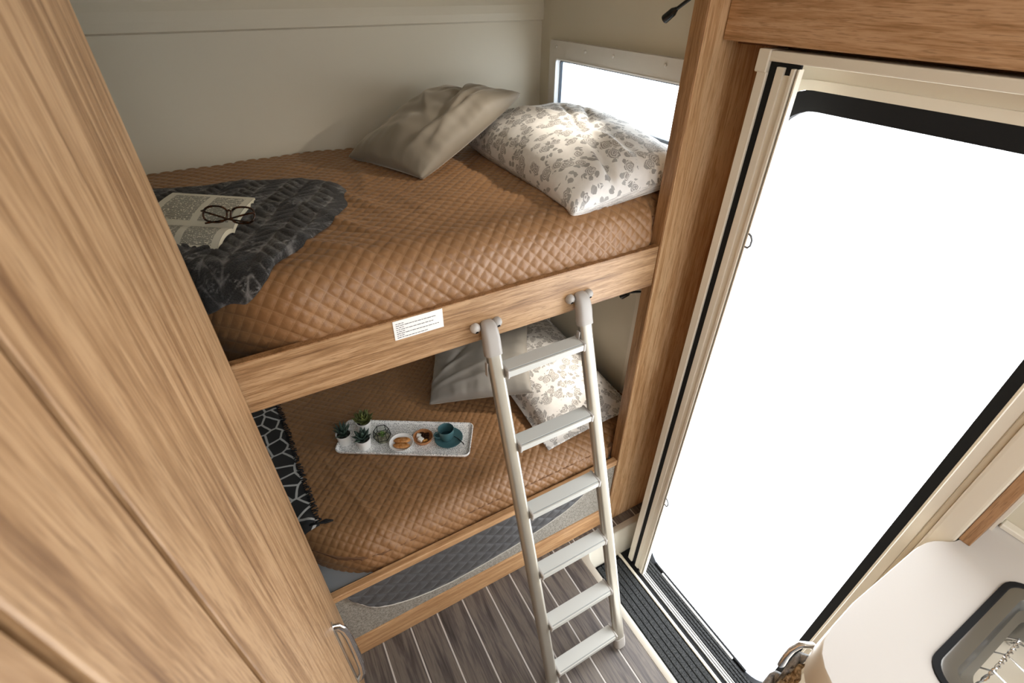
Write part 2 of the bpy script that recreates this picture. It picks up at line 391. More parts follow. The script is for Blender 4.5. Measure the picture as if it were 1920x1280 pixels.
# --- floor: joint base + planks
fl = thing('floor', 'grey oak plank floor with pale joints', 'floor', (0, 0, 0), kind='structure')
bm = bmesh.new()
add_box(bm, XL, .735, -1.6, BK, -.04, -.0015, 0); add_box(bm, .735, XR + .035, .803, BK, -.04, -.0015, 0); add_box(bm, .735, XR, -1.6, .06, -.04, -.0015, 0)
bobj('plank_joints', bm, 'joint', fl)
k0 = -.025; PW = .0975
for k in range(-10, 12):
    x0 = k0 + k * PW + .0026; x1 = k0 + (k + 1) * PW - .0026
    if x0 >= 1.13: continue
    if x0 < .735:
        box('plank', max(x0, XL), min(x1, .733), -1.6, YF + .02, -.012, 0, 'plank', fl, .0008)
    if x1 > .735: box('plank', max(x0, .737), min(x1, XR + .034), .805, YF + .02, -.012, 0, 'plank', fl, .0008)
# --- walls
def wallbox(name, parts, mat='wall'):
    bm = bmesh.new()
    for p in parts: add_box(bm, *p, 0)
    o = bobj(name, bm, mat); return o
w = wallbox('wall_back', [(XL, XR + .04, BK, BK + .04, 0, 1.95)]); tagp(w, 'smooth beige back wall behind both bunks', 'wall', kind='structure')
tb = thing('trim_1', 'shallow horizontal ridge across the upper back wall', 'trim', (0, BK, 1.68), kind='structure')
bm = bmesh.new()
loft(bm, [[(x, BK - .0, 1.762), (x, BK - .004, 1.758), (x, BK - .010, 1.738), (x, BK - .012, 1.715), (x, BK - .010, 1.694), (x, BK, 1.689)] for x in (XL, XR)]); bobj('ridge', bm, 'wall', tb)
box('upper_liner', XL, XR, BK - .004, BK, 1.755, 1.95, 'wall', tb, .002)
WY0, WY1, WZ0, WZ1 = .965, 1.618, 1.425, 1.588
w = wallbox('wall_right', [(XR, XR + .03, YF + .037, WY0 - .03, 0, 1.95), (XR, XR + .03, WY1 + .03, BK, 0, 1.95), (XR, XR + .03, WY0 - .03, WY1 + .03, 0, WZ0 - .03), (XR, XR + .03, WY0 - .03, WY1 + .03, WZ1 + .03, 1.95),
     (XR, XR + .03, -.40, .018, 0, 1.95), (XR, XR + .03, -1.6, -.92, 0, 1.95), (XR, XR + .03, -.92, -.40, 0, 1.20), (XR, XR + .03, -.92, -.40, 1.54, 1.95)]); tagp(w, 'beige side wall beside the bunks and the door', 'wall', kind='structure')  # out-of-view gap on the kitchen side is added to let daylight in
w = wallbox('wall_left', [(XL - .04, XL, -1.6, BK, 0, 1.95)]); tagp(w, 'beige side wall behind the wardrobe', 'wall', kind='structure')
w = wallbox('wall_front', [(XL, XR, -1.64, -1.6, 0, 1.28), (XL, XR, -1.64, -1.6, 1.66, 1.95), (XL, -.48, -1.64, -1.6, 1.28, 1.66), (.58, XR, -1.64, -1.6, 1.28, 1.66)])  # opening behind the camera is added as a soft frontal daylight source
tagp(w, 'beige end wall with an added daylight opening behind the camera', 'wall', kind='structure')
w = wallbox('ceiling', [(XL, XR, -1.6, -.9, 1.95, 1.99), (XL, XR, -.2, BK, 1.95, 1.99), (XL, -.1, -.9, -.2, 1.95, 1.99), (.6, XR, -.9, -.2, 1.95, 1.99)])  # unseen hatch hole added to bring in light from above
tagp(w, 'pale ceiling with an added square daylight opening', 'ceiling', kind='structure')

# --- bunk window
wn = thing('window_1', 'bright slot window in a grey frame behind the upper floral pillow', 'window', (XR, 1.29, 1.35), kind='structure')
ring_yz('window_frame', rrect(.90, 1.657, 1.375, 1.641, .012), rrect(WY0, WY1, WZ0, WZ1, .012), XR - .022, XR + .001, 'panel', wn)
ring_yz('inner_bead', rrect(WY0 - .0005, WY1 + .0005, WZ0 - .0005, WZ1 + .0005, .012), rrect(WY0 + .004, WY1 - .004, WZ0 + .004, WZ1 - .004, .010), XR - .0235, XR + .0, 'white', wn, True)
ring_yz('pane_seal', rrect(WY0 + .0035, WY1 - .0035, WZ0 + .0035, WZ1 - .0035, .01), rrect(WY0 + .012, WY1 - .007, WZ0 + .012, WZ1 - .010, .01), XR - .006, XR + .004, plain('window_seal', '5a6068', .5), wn)
box('pane_edge', XR - .001, XR + .0015, WY1 - .058, WY1 - .006, WZ0 + .010, WZ1 - .006, 'greypane', wn, 0)
box('pane', XR + .005, XR + .008, WY0 - .01, WY1 + .01, WZ0 - .01, WZ1 + .01, 'pane', wn, 0)
for y in (1.615, 1.45, 1.31, 1.09):
    s = lathe('screw', [(0, 0), (.005, 0), (.005, .003), (.003, .0045), (0, .0045)], (0, 0, 0), 'panel', None, 12, True)
    s.parent = wn; s.location = Vector((XR - .022, y, 1.622)) - WL[wn.name]; s.rotation_euler = (0, R(-90), 0); WL[s.name] = WL[wn.name]

# --- door: surround, gasket, header, jambs, fly screen, sill
GX = 1.06
dr = thing('door_1', 'open entrance doorway with cream frame and black rubber seal', 'door', (1.0, .42, -DK), kind='structure')
ring_yz('door_surround', [(q[0], q[1]) for q in rrect(.018, .755, -.30, 1.95, .0005)], rrect(.118, .740, -.235, 1.627, (.085, .075, .09, .09)), GX, GX + .014, 'cream', dr)
ring_yz('surround_bead', rrect(.100, .750, -.26, 1.645, .09), rrect(.118, .735, -.235, 1.627, (.085, .075, .09, .09)), GX - .008, GX + .004, 'cream', dr, True)
ring_yz('rubber_seal', rrect(.116, .744, -.24, 1.629, (.105, .075, .09, .11)), rrect(.138, .714, -.185, 1.590, (.085, .055, .09, .10)), GX - .006, GX + .014, 'black', dr, True)
ring_yz('outer_frame', rrect(.126, .728, -.20, 1.605, (.095, .06, .09, .11)), rrect(.1368, .7165, -.1865, 1.5925, (.085, .055, .09, .10)), GX + .014, GX + .020, plain('grey_edge', '8d939b', .4, .5), dr, True)
FX = .98
box('header', FX, GX, .06, .714, 1.6755, 1.694, 'cream', dr, .003, 2)
box('header_corner', FX - .003, GX, .7135, .741, 1.655, 1.6955, 'cream', dr, .002)
box('jamb', FX, GX, .7125, .736, -DK, 1.657, 'cream', dr, .002)
box('screen_slot', FX + .006, FX + .012, .646, .713, -DK - .006, 1.6755, 'black', dr, .001)
jr = box('jamb', FX + .004, GX, .087, .107, -DK, 1.676, 'cream', dr, .002)
box('jamb', FX + .001, GX, .0765, .0875, -DK, 1.676, plain('tan_plastic', 'cbbda4', .4), dr, .002)
box('jamb', FX - .006, GX, .041, .0775, -DK, 1.676, 'beige', dr, .006, 3)
bm = bmesh.new(); add_box(bm, XR + .03, XR + .045, .744, YF - .002, -.30, 1.96, 0); add_box(bm, GX + .002, XR + .045, .7445, .7548, -.30, 1.96, 0); bobj('side_filler', bm, 'oak_post', dr)  # boards added to stop outside light leaking past the surround
box('brown_filler', FX + .05, GX, .03, YF, 1.694, 1.95, 'brownfill', dr, .001)
fs = thing('fly_screen', 'folded cream fly screen bar with grey pull loops in the door frame', 'screen', (FX, .67, -DK + .004))
for y0, y1, x in ((.676, .693, FX), (.660, .6765, FX + .004), (.652, .660, FX - .002), (.6445, .6485, FX + .001)):
    box('screen_bar', x, FX + .016, y0, y1, -DK + .004, 1.668 if y0 != .660 else 1.655, 'cream', fs, .0015, 2)
for zc in (1.322, .333):
    tube('pull_loop', [(FX + .004, .647, zc + .016), (FX, .636, zc + .014), (FX, .631, zc + .006), (FX, .631, zc - .008), (FX, .636, zc - .015), (FX + .004, .647, zc - .017)], .0026, plain('loop_grey', '6d7075', .4), fs, 8)
# step well
lip = thing('trim_2', 'cream lip around the sunken entrance step', 'trim', (.76, .5, -DK), kind='structure')
outer = [(XR + .03, .803)] + [(.735 + .055 - .055 * math.sin(R(a)), .803 - .055 + .055 * math.cos(R(a))) for a in range(0, 91, 9)] + [(.735, .06)]
inner = [(XR + .03, .780)] + [(.760 + .060 - .060 * math.sin(R(a)), .780 - .060 + .060 * math.cos(R(a))) for a in range(0, 91, 9)] + [(.760, .06)]
inlow = [(x, y - (.012 if i <= 1 else .012 * (1 - i / 12))) for i, (x, y) in enumerate(inner)]
bm = bmesh.new()
loft(bm, [[(*q, -.010) for q in outer], [(*q, .001) for q in outer], [(q[0] * .5 + p[0] * .5, q[1] * .5 + p[1] * .5, .004) for q, p in zip(outer, inner)], [(*q, .001) for q in inner], [(*q, -.010) for q in inner]], closed=False)
bobj('lip', bm, plain('lip_plastic', 'b9b1a3', .45), lip, smooth=True, auto=40)
bm = bmesh.new(); loft(bm, [[(*q, -.008) for q in inner], [(*q, -DK - .01) for q in inlow]], closed=False); bobj('well_side', bm, plain('well_plastic', 'd0cabd', .4), lip, smooth=True, auto=40)
box('well_base', .735, GX + .004, .06, .80, -DK - .03, -DK - .008, 'black', lip, 0)
dm = thing('door_mat', 'charcoal ribbed mat inside the sunken entrance step', 'mat', (.86, .42, -DK - .008))
bm = bmesh.new(); extrude_xy(bm, rrect(.762, .952, .10, .764, .02), -DK - .008, -DK - .002); bobj('backing', bm, 'matbase', dm)
nr = 8; pw = (.948 - .766) / nr
for i in range(nr):
    a = .766 + i * pw; e = .758 if 1 < i < nr - 1 else .748
    box('rib', a + .0012, a + pw - .0022, .105, e, -DK - .003, -DK + .0025, 'mat', dm, .0012)
tr3 = thing('trim_3', 'cream edging strip along the door mat', 'trim', (.957, .42, -DK - .008), kind='structure')
box('strip', .952, .962, .09, .772, -DK - .008, -DK + .006, 'cream', tr3, .002)
tr4 = thing('trim_4', 'twin metal track under the fly screen', 'trim', (.985, .4, -DK - .008), kind='structure')
box('track_base', .966, 1.006, .09, .705, -DK - .008, -DK - .003, 'black', tr4, .001)
for x0, x1 in ((.981, .986), (.989, .996), (.999, 1.003)): box('track_rail', x0, x1, .09, .668, -DK - .004, -DK + .004, plain('bright_rail', 'b5b4b1', .35, .6), tr4, .001)
dm2 = thing('threshold_mat', 'narrow charcoal ribbed mat between the screen track and the sill', 'mat', (1.03, .42, -DK - .008))
box('backing', 1.006, 1.056, .14, .70, -DK - .008, -DK - .003, 'matbase', dm2, 0)
for i in range(4): box('rib', 1.0075 + i * .012, 1.0165 + i * .012, .15, .695, -DK - .004, -DK + .002, 'mat', dm2, .0012)
box('seal_lip', 1.0625, 1.071, .20, .66, -DK - .02, -DK + .003, 'black', dr, .002)
tr5 = thing('trim_5', 'pale metal sill strip at the outer door edge', 'trim', (1.06, .43, -DK - .02), kind='structure')
box('sill_strip', 1.052, 1.062, .250, .612, -DK - .018, -DK + .004, plain('sill_metal', 'a5a5a4', .35, .6), tr5, .002)

# ================================================================== LARGE FURNITURE
# wardrobe on the left
XW = -.11
wd = thing('wardrobe', 'tall oak wardrobe with vertical grain filling the left edge', 'wardrobe', (-.4, .1, 0))
box('carcass', -.66, XW - .02, -1.2, YF - .002, .0, 1.949, 'groove', wd, 0)
d1 = box('door', XW - .018, XW, .2585, YF - .001, .02, 1.948, 'oak_z', wd, .003, 2)
box('stile', XW - .018, XW, .1505, .2525, .02, 1.948, 'oak_z', wd, .003, 2)
d2 = box('door', XW - .018, XW, -.6, .1445, .02, 1.948, 'oak_z', wd, .003, 2)
HY = .648
tube('handle', [(XW - .002, HY, .600), (XW + .010, HY, .594), (XW + .019, HY, .570), (XW + .023, HY, .53), (XW + .024, HY, .45), (XW + .023, HY, .36), (XW + .019, HY, .32), (XW + .010, HY, .296), (XW - .002, HY, .290)], .0095, 'chrome', d1, 14, .75)
bm = bmesh.new(); loft(bm, [[(x, a, b) for a, b in rrect(HY - .013, HY + .013, .280, .612, .0125)] for x in (XW - .001, XW + .002)]); bobj('handle_plate', bm, plain('satin_chrome', 'b9b2a8', .35, .8), d1)

# post panel right of the bunks
pp = thing('bunk_end_panel', 'tall oak end panel between bunks and doorway', 'panel', (1.0, YF + .02, 0))
box('panel', .922, XR + .045, YF - .002, YF + .036, 0, 1.949, 'oak_post', pp, .002)
box('edge_band', .917, .9225, YF - .001, YF + .037, 0, 1.949, 'oak_edge', pp, .0008)
# overhead pelmet above the door
ph = box('overhead_pelmet', FX - .002, FX + .018, -1.0, YF - .003, 1.7025, 1.949, 'oak_y', None, .002)
tagp(ph, 'horizontal oak board above the doorway', 'board')

# bunks
ub = thing('upper_bunk', 'upper bunk frame with oak side rail', 'bunk', (.0, 1.3, 1.10))
box('side_rail', XL + .01, .9168, YF + .002, YF + .018, 1.121, 1.2395, 'oak_x', ub, .0015)
box('rail_cap', XL + .01, .9168, YF + .0025, YF + .0185, 1.2385, 1.2405, 'oak_edge', ub, 0)
box('bed_board', XL + .01, XR - .01, YF + .038, BK - .002, 1.135, 1.155, 'bedbase', ub, .001)
lb = thing('lower_bunk', 'lower bunk base clad in grey carpet with oak strips', 'bunk', (.0, 1.3, 0))
box('carpet_panel', XL + .01, .9168, YF + .005, YF + .02, .10, .362, 'carpet', lb, .001)
box('base_board', XL + .01, .9168, YF - .001, YF + .02, .001, .106, 'oak_base', lb, .003, 2)
box('side_rail', XL + .01, .9168, YF - .001, YF + .022, .360, .386, 'oak_base', lb, .002)
box('bed_board', XL + .01, XR - .01, YF + .038, BK - .002, .34, .36, 'bedbase', lb, .001)

# mattresses with quilted covers --------------------------------------------------
class Bed:
    def __init__(s, z_back, z_front, yf, r, zlow, seed, curl):
        s.zb, s.zf, s.yf, s.r, s.zl, s.seed, s.curl = z_back, z_front, yf, r, zlow, seed, curl
        s.yb = BK - .006
    def front(s, x): return s.yf + .014 * np.clip((x - .90) / .015, 0, 1) + np.minimum(s.curl * np.maximum(0, .06 - x) ** 2, .16)
    def s_edge(s, x): return s.yb - s.front(x) - s.r          # arc start
    def surf(s, x, t, off=0.0, und=True):
        """x, t arrays -> points; t = arc length from the back wall"""
        fx = s.front(x); L1 = s.yb - fx - s.r; a = np.clip((t - L1) / s.r, 0, np.pi / 2); dn = np.maximum(0, t - L1 - s.r * np.pi / 2)
        y = np.where(t < L1, s.yb - t, fx + s.r - s.r * np.sin(a))
        k = np.clip((s.yb - y) / .75, 0, 1); ztop = s.zb + (s.zf - s.zb) * (k * k * (3 - 2 * k))
        z = ztop - s.r * (1 - np.cos(a)) - dn
        ny, nz = -np.sin(a), np.cos(a)
        A = np.stack([x, t], -1)
        if und:
            h = .006 * nfield(A, 1.6, s.seed) + .0035 * nfield(A, 4.5, s.seed + 1)
            # soft pulled folds
            for (cx, ct, th, ln, wd, am) in s.folds:
                dx = x - cx; dt = t - ct; p = dx * math.cos(th) + dt * math.sin(th); q = -dx * math.sin(th) + dt * math.cos(th)
                h = h + am * np.exp(-(p / ln) ** 2 - (q / wd) ** 2)
            off = off + h
        bul = .008 * np.sin(np.clip(dn / .10, 0, 1) * np.pi)
        y = y + ny * off - bul; z = z + nz * off
        return np.stack([x, y, z], -1)
    folds = []
def quilt_h(x, t, per, amp):
    a = (x + t) / (per * math.sqrt(2)); b = (x - t) / (per * math.sqrt(2))
    da = np.minimum(a - np.floor(a), 1 - (a - np.floor(a))) * 2; db = np.minimum(b - np.floor(b), 1 - (b - np.floor(b))) * 2
    return amp * (.75 * (1 - np.exp(-np.minimum(da, db) * 4.5)) + .25 * np.sqrt(np.abs(np.sin(np.pi * a)) * np.abs(np.sin(np.pi * b))))
def make_mattress(bed, label, x0, step, tmax, name='mattress'):
    m = thing(name, label, 'mattress', (.3, 1.3, bed.zl))
    xs = np.arange(x0, XR - .008, step); ts = np.arange(0, tmax, step)
    X, T = np.meshgrid(xs, ts, indexing='ij')
    P = bed.surf(X, T, quilt_h(X, T, Q_PER, .0046))
    # right end rolls down behind the end panel, left end continues behind the wardrobe
    me = grid_mesh('quilted_cover', P, np.stack([X, T], -1)); finish('quilted_cover', me, 'quilt', m, smooth=True)
    bm = bmesh.new(); pts = [(XL + .012, bed.yb), (XR - .012, bed.yb), (XR - .012, bed.yf + .012)] + [(x, float(bed.front(np.array(x))) + .012) for x in np.linspace(.9, -.98, 30)]
    extrude_xy(bm, pts[::-1], bed.zl, bed.zf - .05); bobj('core', bm, plain('mattress_core', '7d5b40', .8), m)
    return m
up_bed = Bed(1.350, 1.358, .868, .070, 1.156, 11, 3.2)
up_bed.folds = [(.16, .62, R(62), .16, .018, .010), (.24, .50, R(70), .14, .02, .008), (.10, .74, R(48), .12, .016, .008), (.36, .60, R(80), .12, .025, .006), (.02, .50, R(20), .15, .02, .006), (.30, .36, R(100), .12, .02, .006)]
low_bed = Bed(.455, .468, .872, .105, .361, 23, 3.2)
low_bed.folds = [(.02, .62, R(75), .3, .012, .005), (.14, .60, R(72), .25, .012, .004), (.9, .75, R(60), .1, .03, .008), (.75, .80, R(80), .08, .02, .006)]
make_mattress(up_bed, 'brown diamond-quilted mattress on the upper bunk', -.90, .0034, 1.04)
make_mattress(low_bed, 'brown diamond-quilted mattress on the lower bunk', -.90, .0034, .96)

# charcoal quilted skirt on the lower bunk front
bot = [(-.075, .350), (-.05, .290), (-.02, .235), (.03, .200), (.09, .175), (.16, .158), (.244, .150), (.36, .156), (.495, .172), (.60, .194), (.70, .224), (.77, .262), (.815, .310), (.845, .352)]
xs = np.arange(-.075, .8451, .005); bz = np.interp(xs, [b[0] for b in bot], [b[1] for b in bot])
k = np.ones(9) / 9; bz = np.concatenate([bz[:4], np.convolve(bz, k, 'valid'), bz[-4:]])
vs = np.linspace(0, 1, 50); X = np.repeat(xs[:, None], 50, 1); Z = .364 + (bz[:, None] - .364) * vs[None, :]
ed = np.minimum(np.minimum(vs[None, :] * 8, (1 - vs[None, :]) * 8), 1); H = (.004 + quilt_h(X * .75, Z, .036, .006)) * np.sqrt(np.clip(ed, 0, 1))
P = np.stack([X, YF + .0048 - H, Z], -1); me = grid_mesh('bunk_skirt', P, np.stack([X * .75, Z], -1) * (.04 / .036))
sk = finish('bunk_skirt', me, 'charquilt', None, smooth=True); tagp(sk, 'charcoal quilted cloth pad on the front of the lower bunk', 'fabric')
tube('piping', [(x, YF + .0015, z) for x, z in zip(xs[::4], bz[::4])], .0016, plain('pale_piping', 'c9c4bc', .7), sk, 6)

# ================================================================== LADDER
LY0, LZ0, LY1, LZ1 = .440, .0, .806, 1.095
ld = thing('bunk_ladder', 'pale aluminium ladder with six treads hooked on the upper bunk rail', 'ladder', (.533, .62, 0))
ldir = Vector((0, LY1 - LY0, LZ1 - LZ0)).normalized()
def lpt(x, z): return Vector((x, LY0 + (LY1 - LY0) * z / LZ1, z))
for x in (.403, .6655):
    bm = bmesh.new(); nrm = Vector((0, ldir.z, -ldir.y))
    ringf = lambda c: [c + Vector((a, 0, 0)) + nrm * b for a, b in rrect(-.0185, .0185, -.0125, .0125, .0105, 5)]
    loft(bm, [ringf(lpt(x, .028)), ringf(lpt(x, LZ1 + .012))]); bobj('rail', bm, 'alu', ld, smooth=True, auto=35)
    bm = bmesh.new(); ringf2 = lambda c, q=.0205: [c + Vector((a, 0, 0)) + nrm * b for a, b in rrect(-q, q, -.0145, .0145, .012, 5)]
    loft(bm, [ringf2(lpt(x, .0105), .019), ringf2(lpt(x, .018)), ringf2(lpt(x, .048))]); bobj('foot', bm, 'greyplast', ld, smooth=True, auto=35)
    # elbow hook
    c0 = lpt(x, LZ1 + .002); c1 = lpt(x, LZ1 + .018); cm = Vector((x, .822, LZ1 + .074)); ce = Vector((x, .8405, LZ1 + .069)); path = [c0] + [c1 * (1 - t) ** 2 + cm * 2 * t * (1 - t) + ce * t * t for t in [k / 9 for k in range(10)]]
    bm = bmesh.new(); rings = []
    for i, p in enumerate(path):
        d = (path[min(i + 1, 10)] - path[max(i - 1, 0)]).normalized(); nn = Vector((0, d.z, -d.y)); k = 1 - .28 * (i / 10) ** 2
        rings.append([p + Vector((a * k, 0, 0)) + nn * (b * k) for a, b in rrect(-.0215, .0215, -.0155, .0155, .012, 5)])
    loft(bm, rings); el = bobj('hook_elbow', bm, 'greyplast', ld, smooth=True, auto=35)
    for sx in (-.030, .026):
        f = lathe('fixing_cup', [(0, 0), (.0120, 0), (.0125, .005), (.0105, .011), (.006, .0145), (0, .0155)], (0, 0, 0), plain('cup_grey', 'c3bfbb', .3) if sx == -.030 and x < .5 else 'greyplast', None, 20, True)
        f.parent = ld; f.location = Vector((x + sx, YF + .001, LZ1 + .068)) - WL[ld.name]; f.rotation_euler = (R(90), 0, 0); WL[f.name] = WL[ld.name]
        s = lathe('screw', [(0, 0), (.004, 0), (.004, .002), (0, .002)], (0, 0, 0), 'black', None, 10, True); s.parent = f; s.location = (0, -.0055, .0128); s.rotation_euler = (R(35), 0, 0)
    box('latch', x - .024, x - .020, .795, .806, 1.045, 1.085, 'greyplast', ld, .001)
for zc in (1.058, .862, .660, .460, .270, .085):
    c = lpt(.534, zc); y = c.y; z = c.z
    t = box('tread', .4235, .6455, y - .020, y + .022, z - .010, z + .003, 'alu', ld, .002, 2)
    box('grip_top', .4235, .6455, y - .0165, y + .021, z + .0028, z + .0045, 'tread', t, .0005)
    box('nosing', .4235, .6455, y - .0225, y - .0185, z - .016, z + .002, 'tread', t, .0015, 2)
    box('groove', .4235, .6455, y - .0187, y - .0168, z + .001, z + .0037, plain('tread_groove', '8f9496', .5), t, 0)
    for x0, x1 in ((.4205, .4275), (.6415, .6485)): box('end_cap', x0, x1, y - .024, y + .024, z - .019, z + .0055, 'greyplast', t, .003, 2)

# ================================================================== SMALL PARTS OF THE SHELL
st = box('warning_label', .190, .300, YF + .0009, YF + .0021, 1.1905, 1.2375, 'white', ub, 0)
bm = bmesh.new(); rr = random.Random(4)
for row, (wlen, hh) in enumerate(((.018, 1), (.088, 1), (.018, 1), (.082, 1), (.018, 1), (.094, 1), (.016, 1), (.068, 1))):
    z = 1.2305 - row * .0049; x = .1955; end = x + wlen
    while x < end:
        wl = min(rr.uniform(.003, .009), end - x)
        q = x
        while q < x + wl - .0006:
            add_box(bm, q, q + .0007, YF + .0005, YF + .001, z - .0016 * rr.uniform(.6, 1), z, 0); q += .0011
        add_box(bm, x, x + wl, YF + .0005, YF + .001, z - .0011, z - .0006, 0)
        x += wl + .0014
bobj('print', bm, 'ink', st)
ht = thing('trim_6', 'raised rounded hatch outline on the side wall of the lower bunk', 'trim', (XR, 1.3, .45), kind='structure')
ring_yz('hatch_rim', rrect(1.010, 1.64, .40, .975, .05), rrect(1.026, 1.624, .416, .959, .036), XR - .010, XR + .002, 'beige', ht, True)
ring_yz('hatch_seam', rrect(1.026, 1.624, .416, .959, .036), rrect(1.031, 1.619, .421, .954, .033), XR - .004, XR + .002, plain('seam', '7d756a', .7), ht)
ring_yz('hatch_door', rrect(1.0315, 1.6185, .4215, .9535, .033), rrect(1.06, 1.59, .45, .925, .02), XR - .0075, XR + .002, 'beige', ht, True)

# reading lamps
def lamp(label, base, mid, neck, tip, aim, power, cone):
    L = thing('reading_lamp', label, 'lamp', base)
    base, mid, neck, tip = map(Vector, (base, mid, neck, tip)); pts = []
    for i in range(13):
        t = i / 12; pts.append(base * (1 - t) ** 2 + mid * 2 * t * (1 - t) + neck * t * t)
    tube('gooseneck', pts, .0042, 'black_gloss', L, 10)
    d = (tip - neck).normalized()
    tube('head', [neck - d * .004, neck, neck + d * .004, neck + d * .008, tip - d * .001, tip], lambda t: (.0045, .006, .0075, .0095, .0105, .0105)[min(5, int(round(t * 5)))], 'black_gloss', L, 16)
    tube('led_lens', [tip - d * .001, tip + d * .0012], .0088, 'lamp_led', L, 16)
    tube('base_rose', [base + Vector((0, -.0, 0)), base + Vector((0, .012, 0))], .016, 'black_gloss', L, 18)
    l = bpy.data.lights.new('lamp_light', 'SPOT'); l.energy = power; l.color = (1, .92, .80); l.spot_size = R(cone); l.spot_blend = .85; l.shadow_soft_size = .008
    o = bpy.data.objects.new('lamp_light', l); COL.objects.link(o); o.parent = L; o.location = tip + d * .006 - base
    o.rotation_euler = (Vector(aim) - tip).to_track_quat('-Z', 'Y').to_euler()
lamp('black gooseneck reading lamp above the upper bunk pillows', (1.06, YF + .0365, 1.845), (1.03, .93, 1.81), (1.021, 1.030, 1.748), (1.02, 1.060, 1.728), (.54, 1.22, 1.42), 12, 68)
lamp('black gooseneck reading lamp under the upper bunk rail', (1.06, YF + .0365, 1.03), (1.03, .95, 1.02), (1.021, 1.028, .972), (1.02, 1.057, .943), (.80, 1.18, .56), 11, 66)

# ================================================================== KITCHEN CORNER
CZ = .96
kc = thing('kitchen_cabinet', 'beige kitchen base cabinet below the worktop beside the doorway', 'cabinet', (.85, -.5, 0))
bm = bmesh.new(); extrude_xy(bm, rrect(.60, 1.052, -1.3, .040, (.004, .05, .004, .004), 8), .0, .888); bobj('body', bm, 'beige', kc)
for y0 in (-.5, -1.0): dd = box('door', .584, .5995, y0 - .24, y0 + .24, .10, .86, 'oak_z', kc, .003)
cnt = [(.552, -1.3), (.552, -.03), (.556, .012), (.566, .030), (.580, .044), (.600, .054), (.630, .060), (.70, .066), (.80, .067), (.88, .068), (.905, .0675), (.925, .065), (.940, .0605), (.953, .053), (.963, .046), (.974, .0405), (.986, .0382), (1.0, .0378), (XR - .001, .0378), (XR - .001, -1.3)]
SK = rrect(.70, .985, -.52, -.047, .035, 7)
bm = bmesh.new()
def loop(pts, z):
    v = [bm.verts.new((x, y, z)) for x, y in pts]; return v, [bm.edges.new((v[i], v[(i + 1) % len(v)])) for i in range(len(v))]
for z in (CZ, CZ - .075):
    (_, e1), (_, e2) = loop(cnt, z), loop(SK, z); bmesh.ops.triangle_fill(bm, edges=e1 + e2, use_beauty=True)
bm.verts.ensure_lookup_table(); nC, nS = len(cnt), len(SK); V = list(bm.verts)
T1, I1, B1, J1 = V[:nC], V[nC:nC + nS], V[nC + nS:2 * nC + nS], V[2 * nC + nS:]
for a, b in ((T1, B1), (I1, J1)):
    for i in range(len(a)):
        j = (i + 1) % len(a); bm.faces.new((a[i], a[j], b[j], b[i]))
wt = bobj('worktop', bm, 'counter', kc)
wt['label'] = 'pale glossy rounded worktop'
bm = bmesh.new(); n = len(cnt)
loft(bm, [[(x, y, CZ - .0765) for x, y in cnt[1:-2]], [(x - .0015, y + .0012, CZ - .075) for x, y in cnt[1:-2]], [(x - .0015, y + .0012, CZ - .004) for x, y in cnt[1:-2]], [(x, y, CZ - .0005) for x, y in cnt[1:-2]]], closed=False)
bobj('edge_band', bm, 'beige', wt, smooth=True, auto=40)
sn = thing('sink', 'stainless steel sink with black rim in the worktop', 'sink', (.84, -.28, CZ - .14))
def sr(g, r): return rrect(.70 + g, .985 - g, -.52 + g, -.047 - g, max(r, .004), 7)
bm = bmesh.new(); loft(bm, [[(x, y, z) for x, y in sr(g, r)] for g, r, z in ((-.006, .04, CZ), (-.006, .04, CZ + .004), (.002, .034, CZ + .005), (.006, .03, CZ + .002))], cap=False); bobj('rim_seal', bm, 'black', sn, smooth=True, auto=40)
bm = bmesh.new(); vr = loft(bm, [[(x, y, z) for x, y in sr(g, r)] for g, r, z in ((.003, .034, CZ + .0035), (.006, .03, CZ + .0045), (.022, .022, CZ + .0035), (.026, .02, CZ - .001), (.030, .02, CZ - .012), (.040, .03, CZ - .014), (.046, .03, CZ - .11), (.07, .03, CZ - .125))], cap=False)
bm.faces.new(vr[-1]); bobj('basin', bm, 'steel', sn, smooth=True, auto=30)
wr = thing('wire_rack', 'twisted wire rack standing inside the steel sink', 'rack', (.84, -.2, CZ - .124))
for (a, b, h) in ((-.100, .0, .0), (-.165, .0, .0)):
    for tw in (0, math.pi):
        pts = []
        for i in range(60):
            t = i / 59; x = .752 + t * .19; arch = math.sin(min(1, t * 3) * math.pi / 2) * math.sin(min(1, (1 - t) * 3) * math.pi / 2)
            z = CZ - .121 + .108 * arch; q = tw + t * 60; pts.append((x, a + .002 * math.cos(q), z + .002 * math.sin(q)))
        tube('wire', pts, .0016, 'chrome', wr, 6)
for x in (.80, .845, .89):
    tube('wire', [(x, -.165, CZ - .016), (x, -.14, CZ - .02), (x, -.12, CZ - .02), (x, -.100, CZ - .016), (x, -.088, CZ - .03), (x, -.085, CZ - .08)], .0016, 'chrome', wr, 6)
t7 = thing('trim_7', 'narrow dark oak strip between the door frame and the kitchen wall', 'trim', (1.04, .03, CZ), kind='structure')
box('strip', .985, XR, .0225, .0405, CZ + .0005, 1.949, 'oak_edge', t7, .001)
box('bright_edge', 1.085, XR, .0165, .0225, CZ + .0005, 1.949, 'cream', t7, .001)
t8 = thing('trim_8', 'cream sealing strip along the back of the worktop', 'trim', (1.09, -.5, CZ), kind='structure')
box('strip', 1.080, XR, -1.3, .016, CZ, CZ + .012, 'cream', t8, .002)
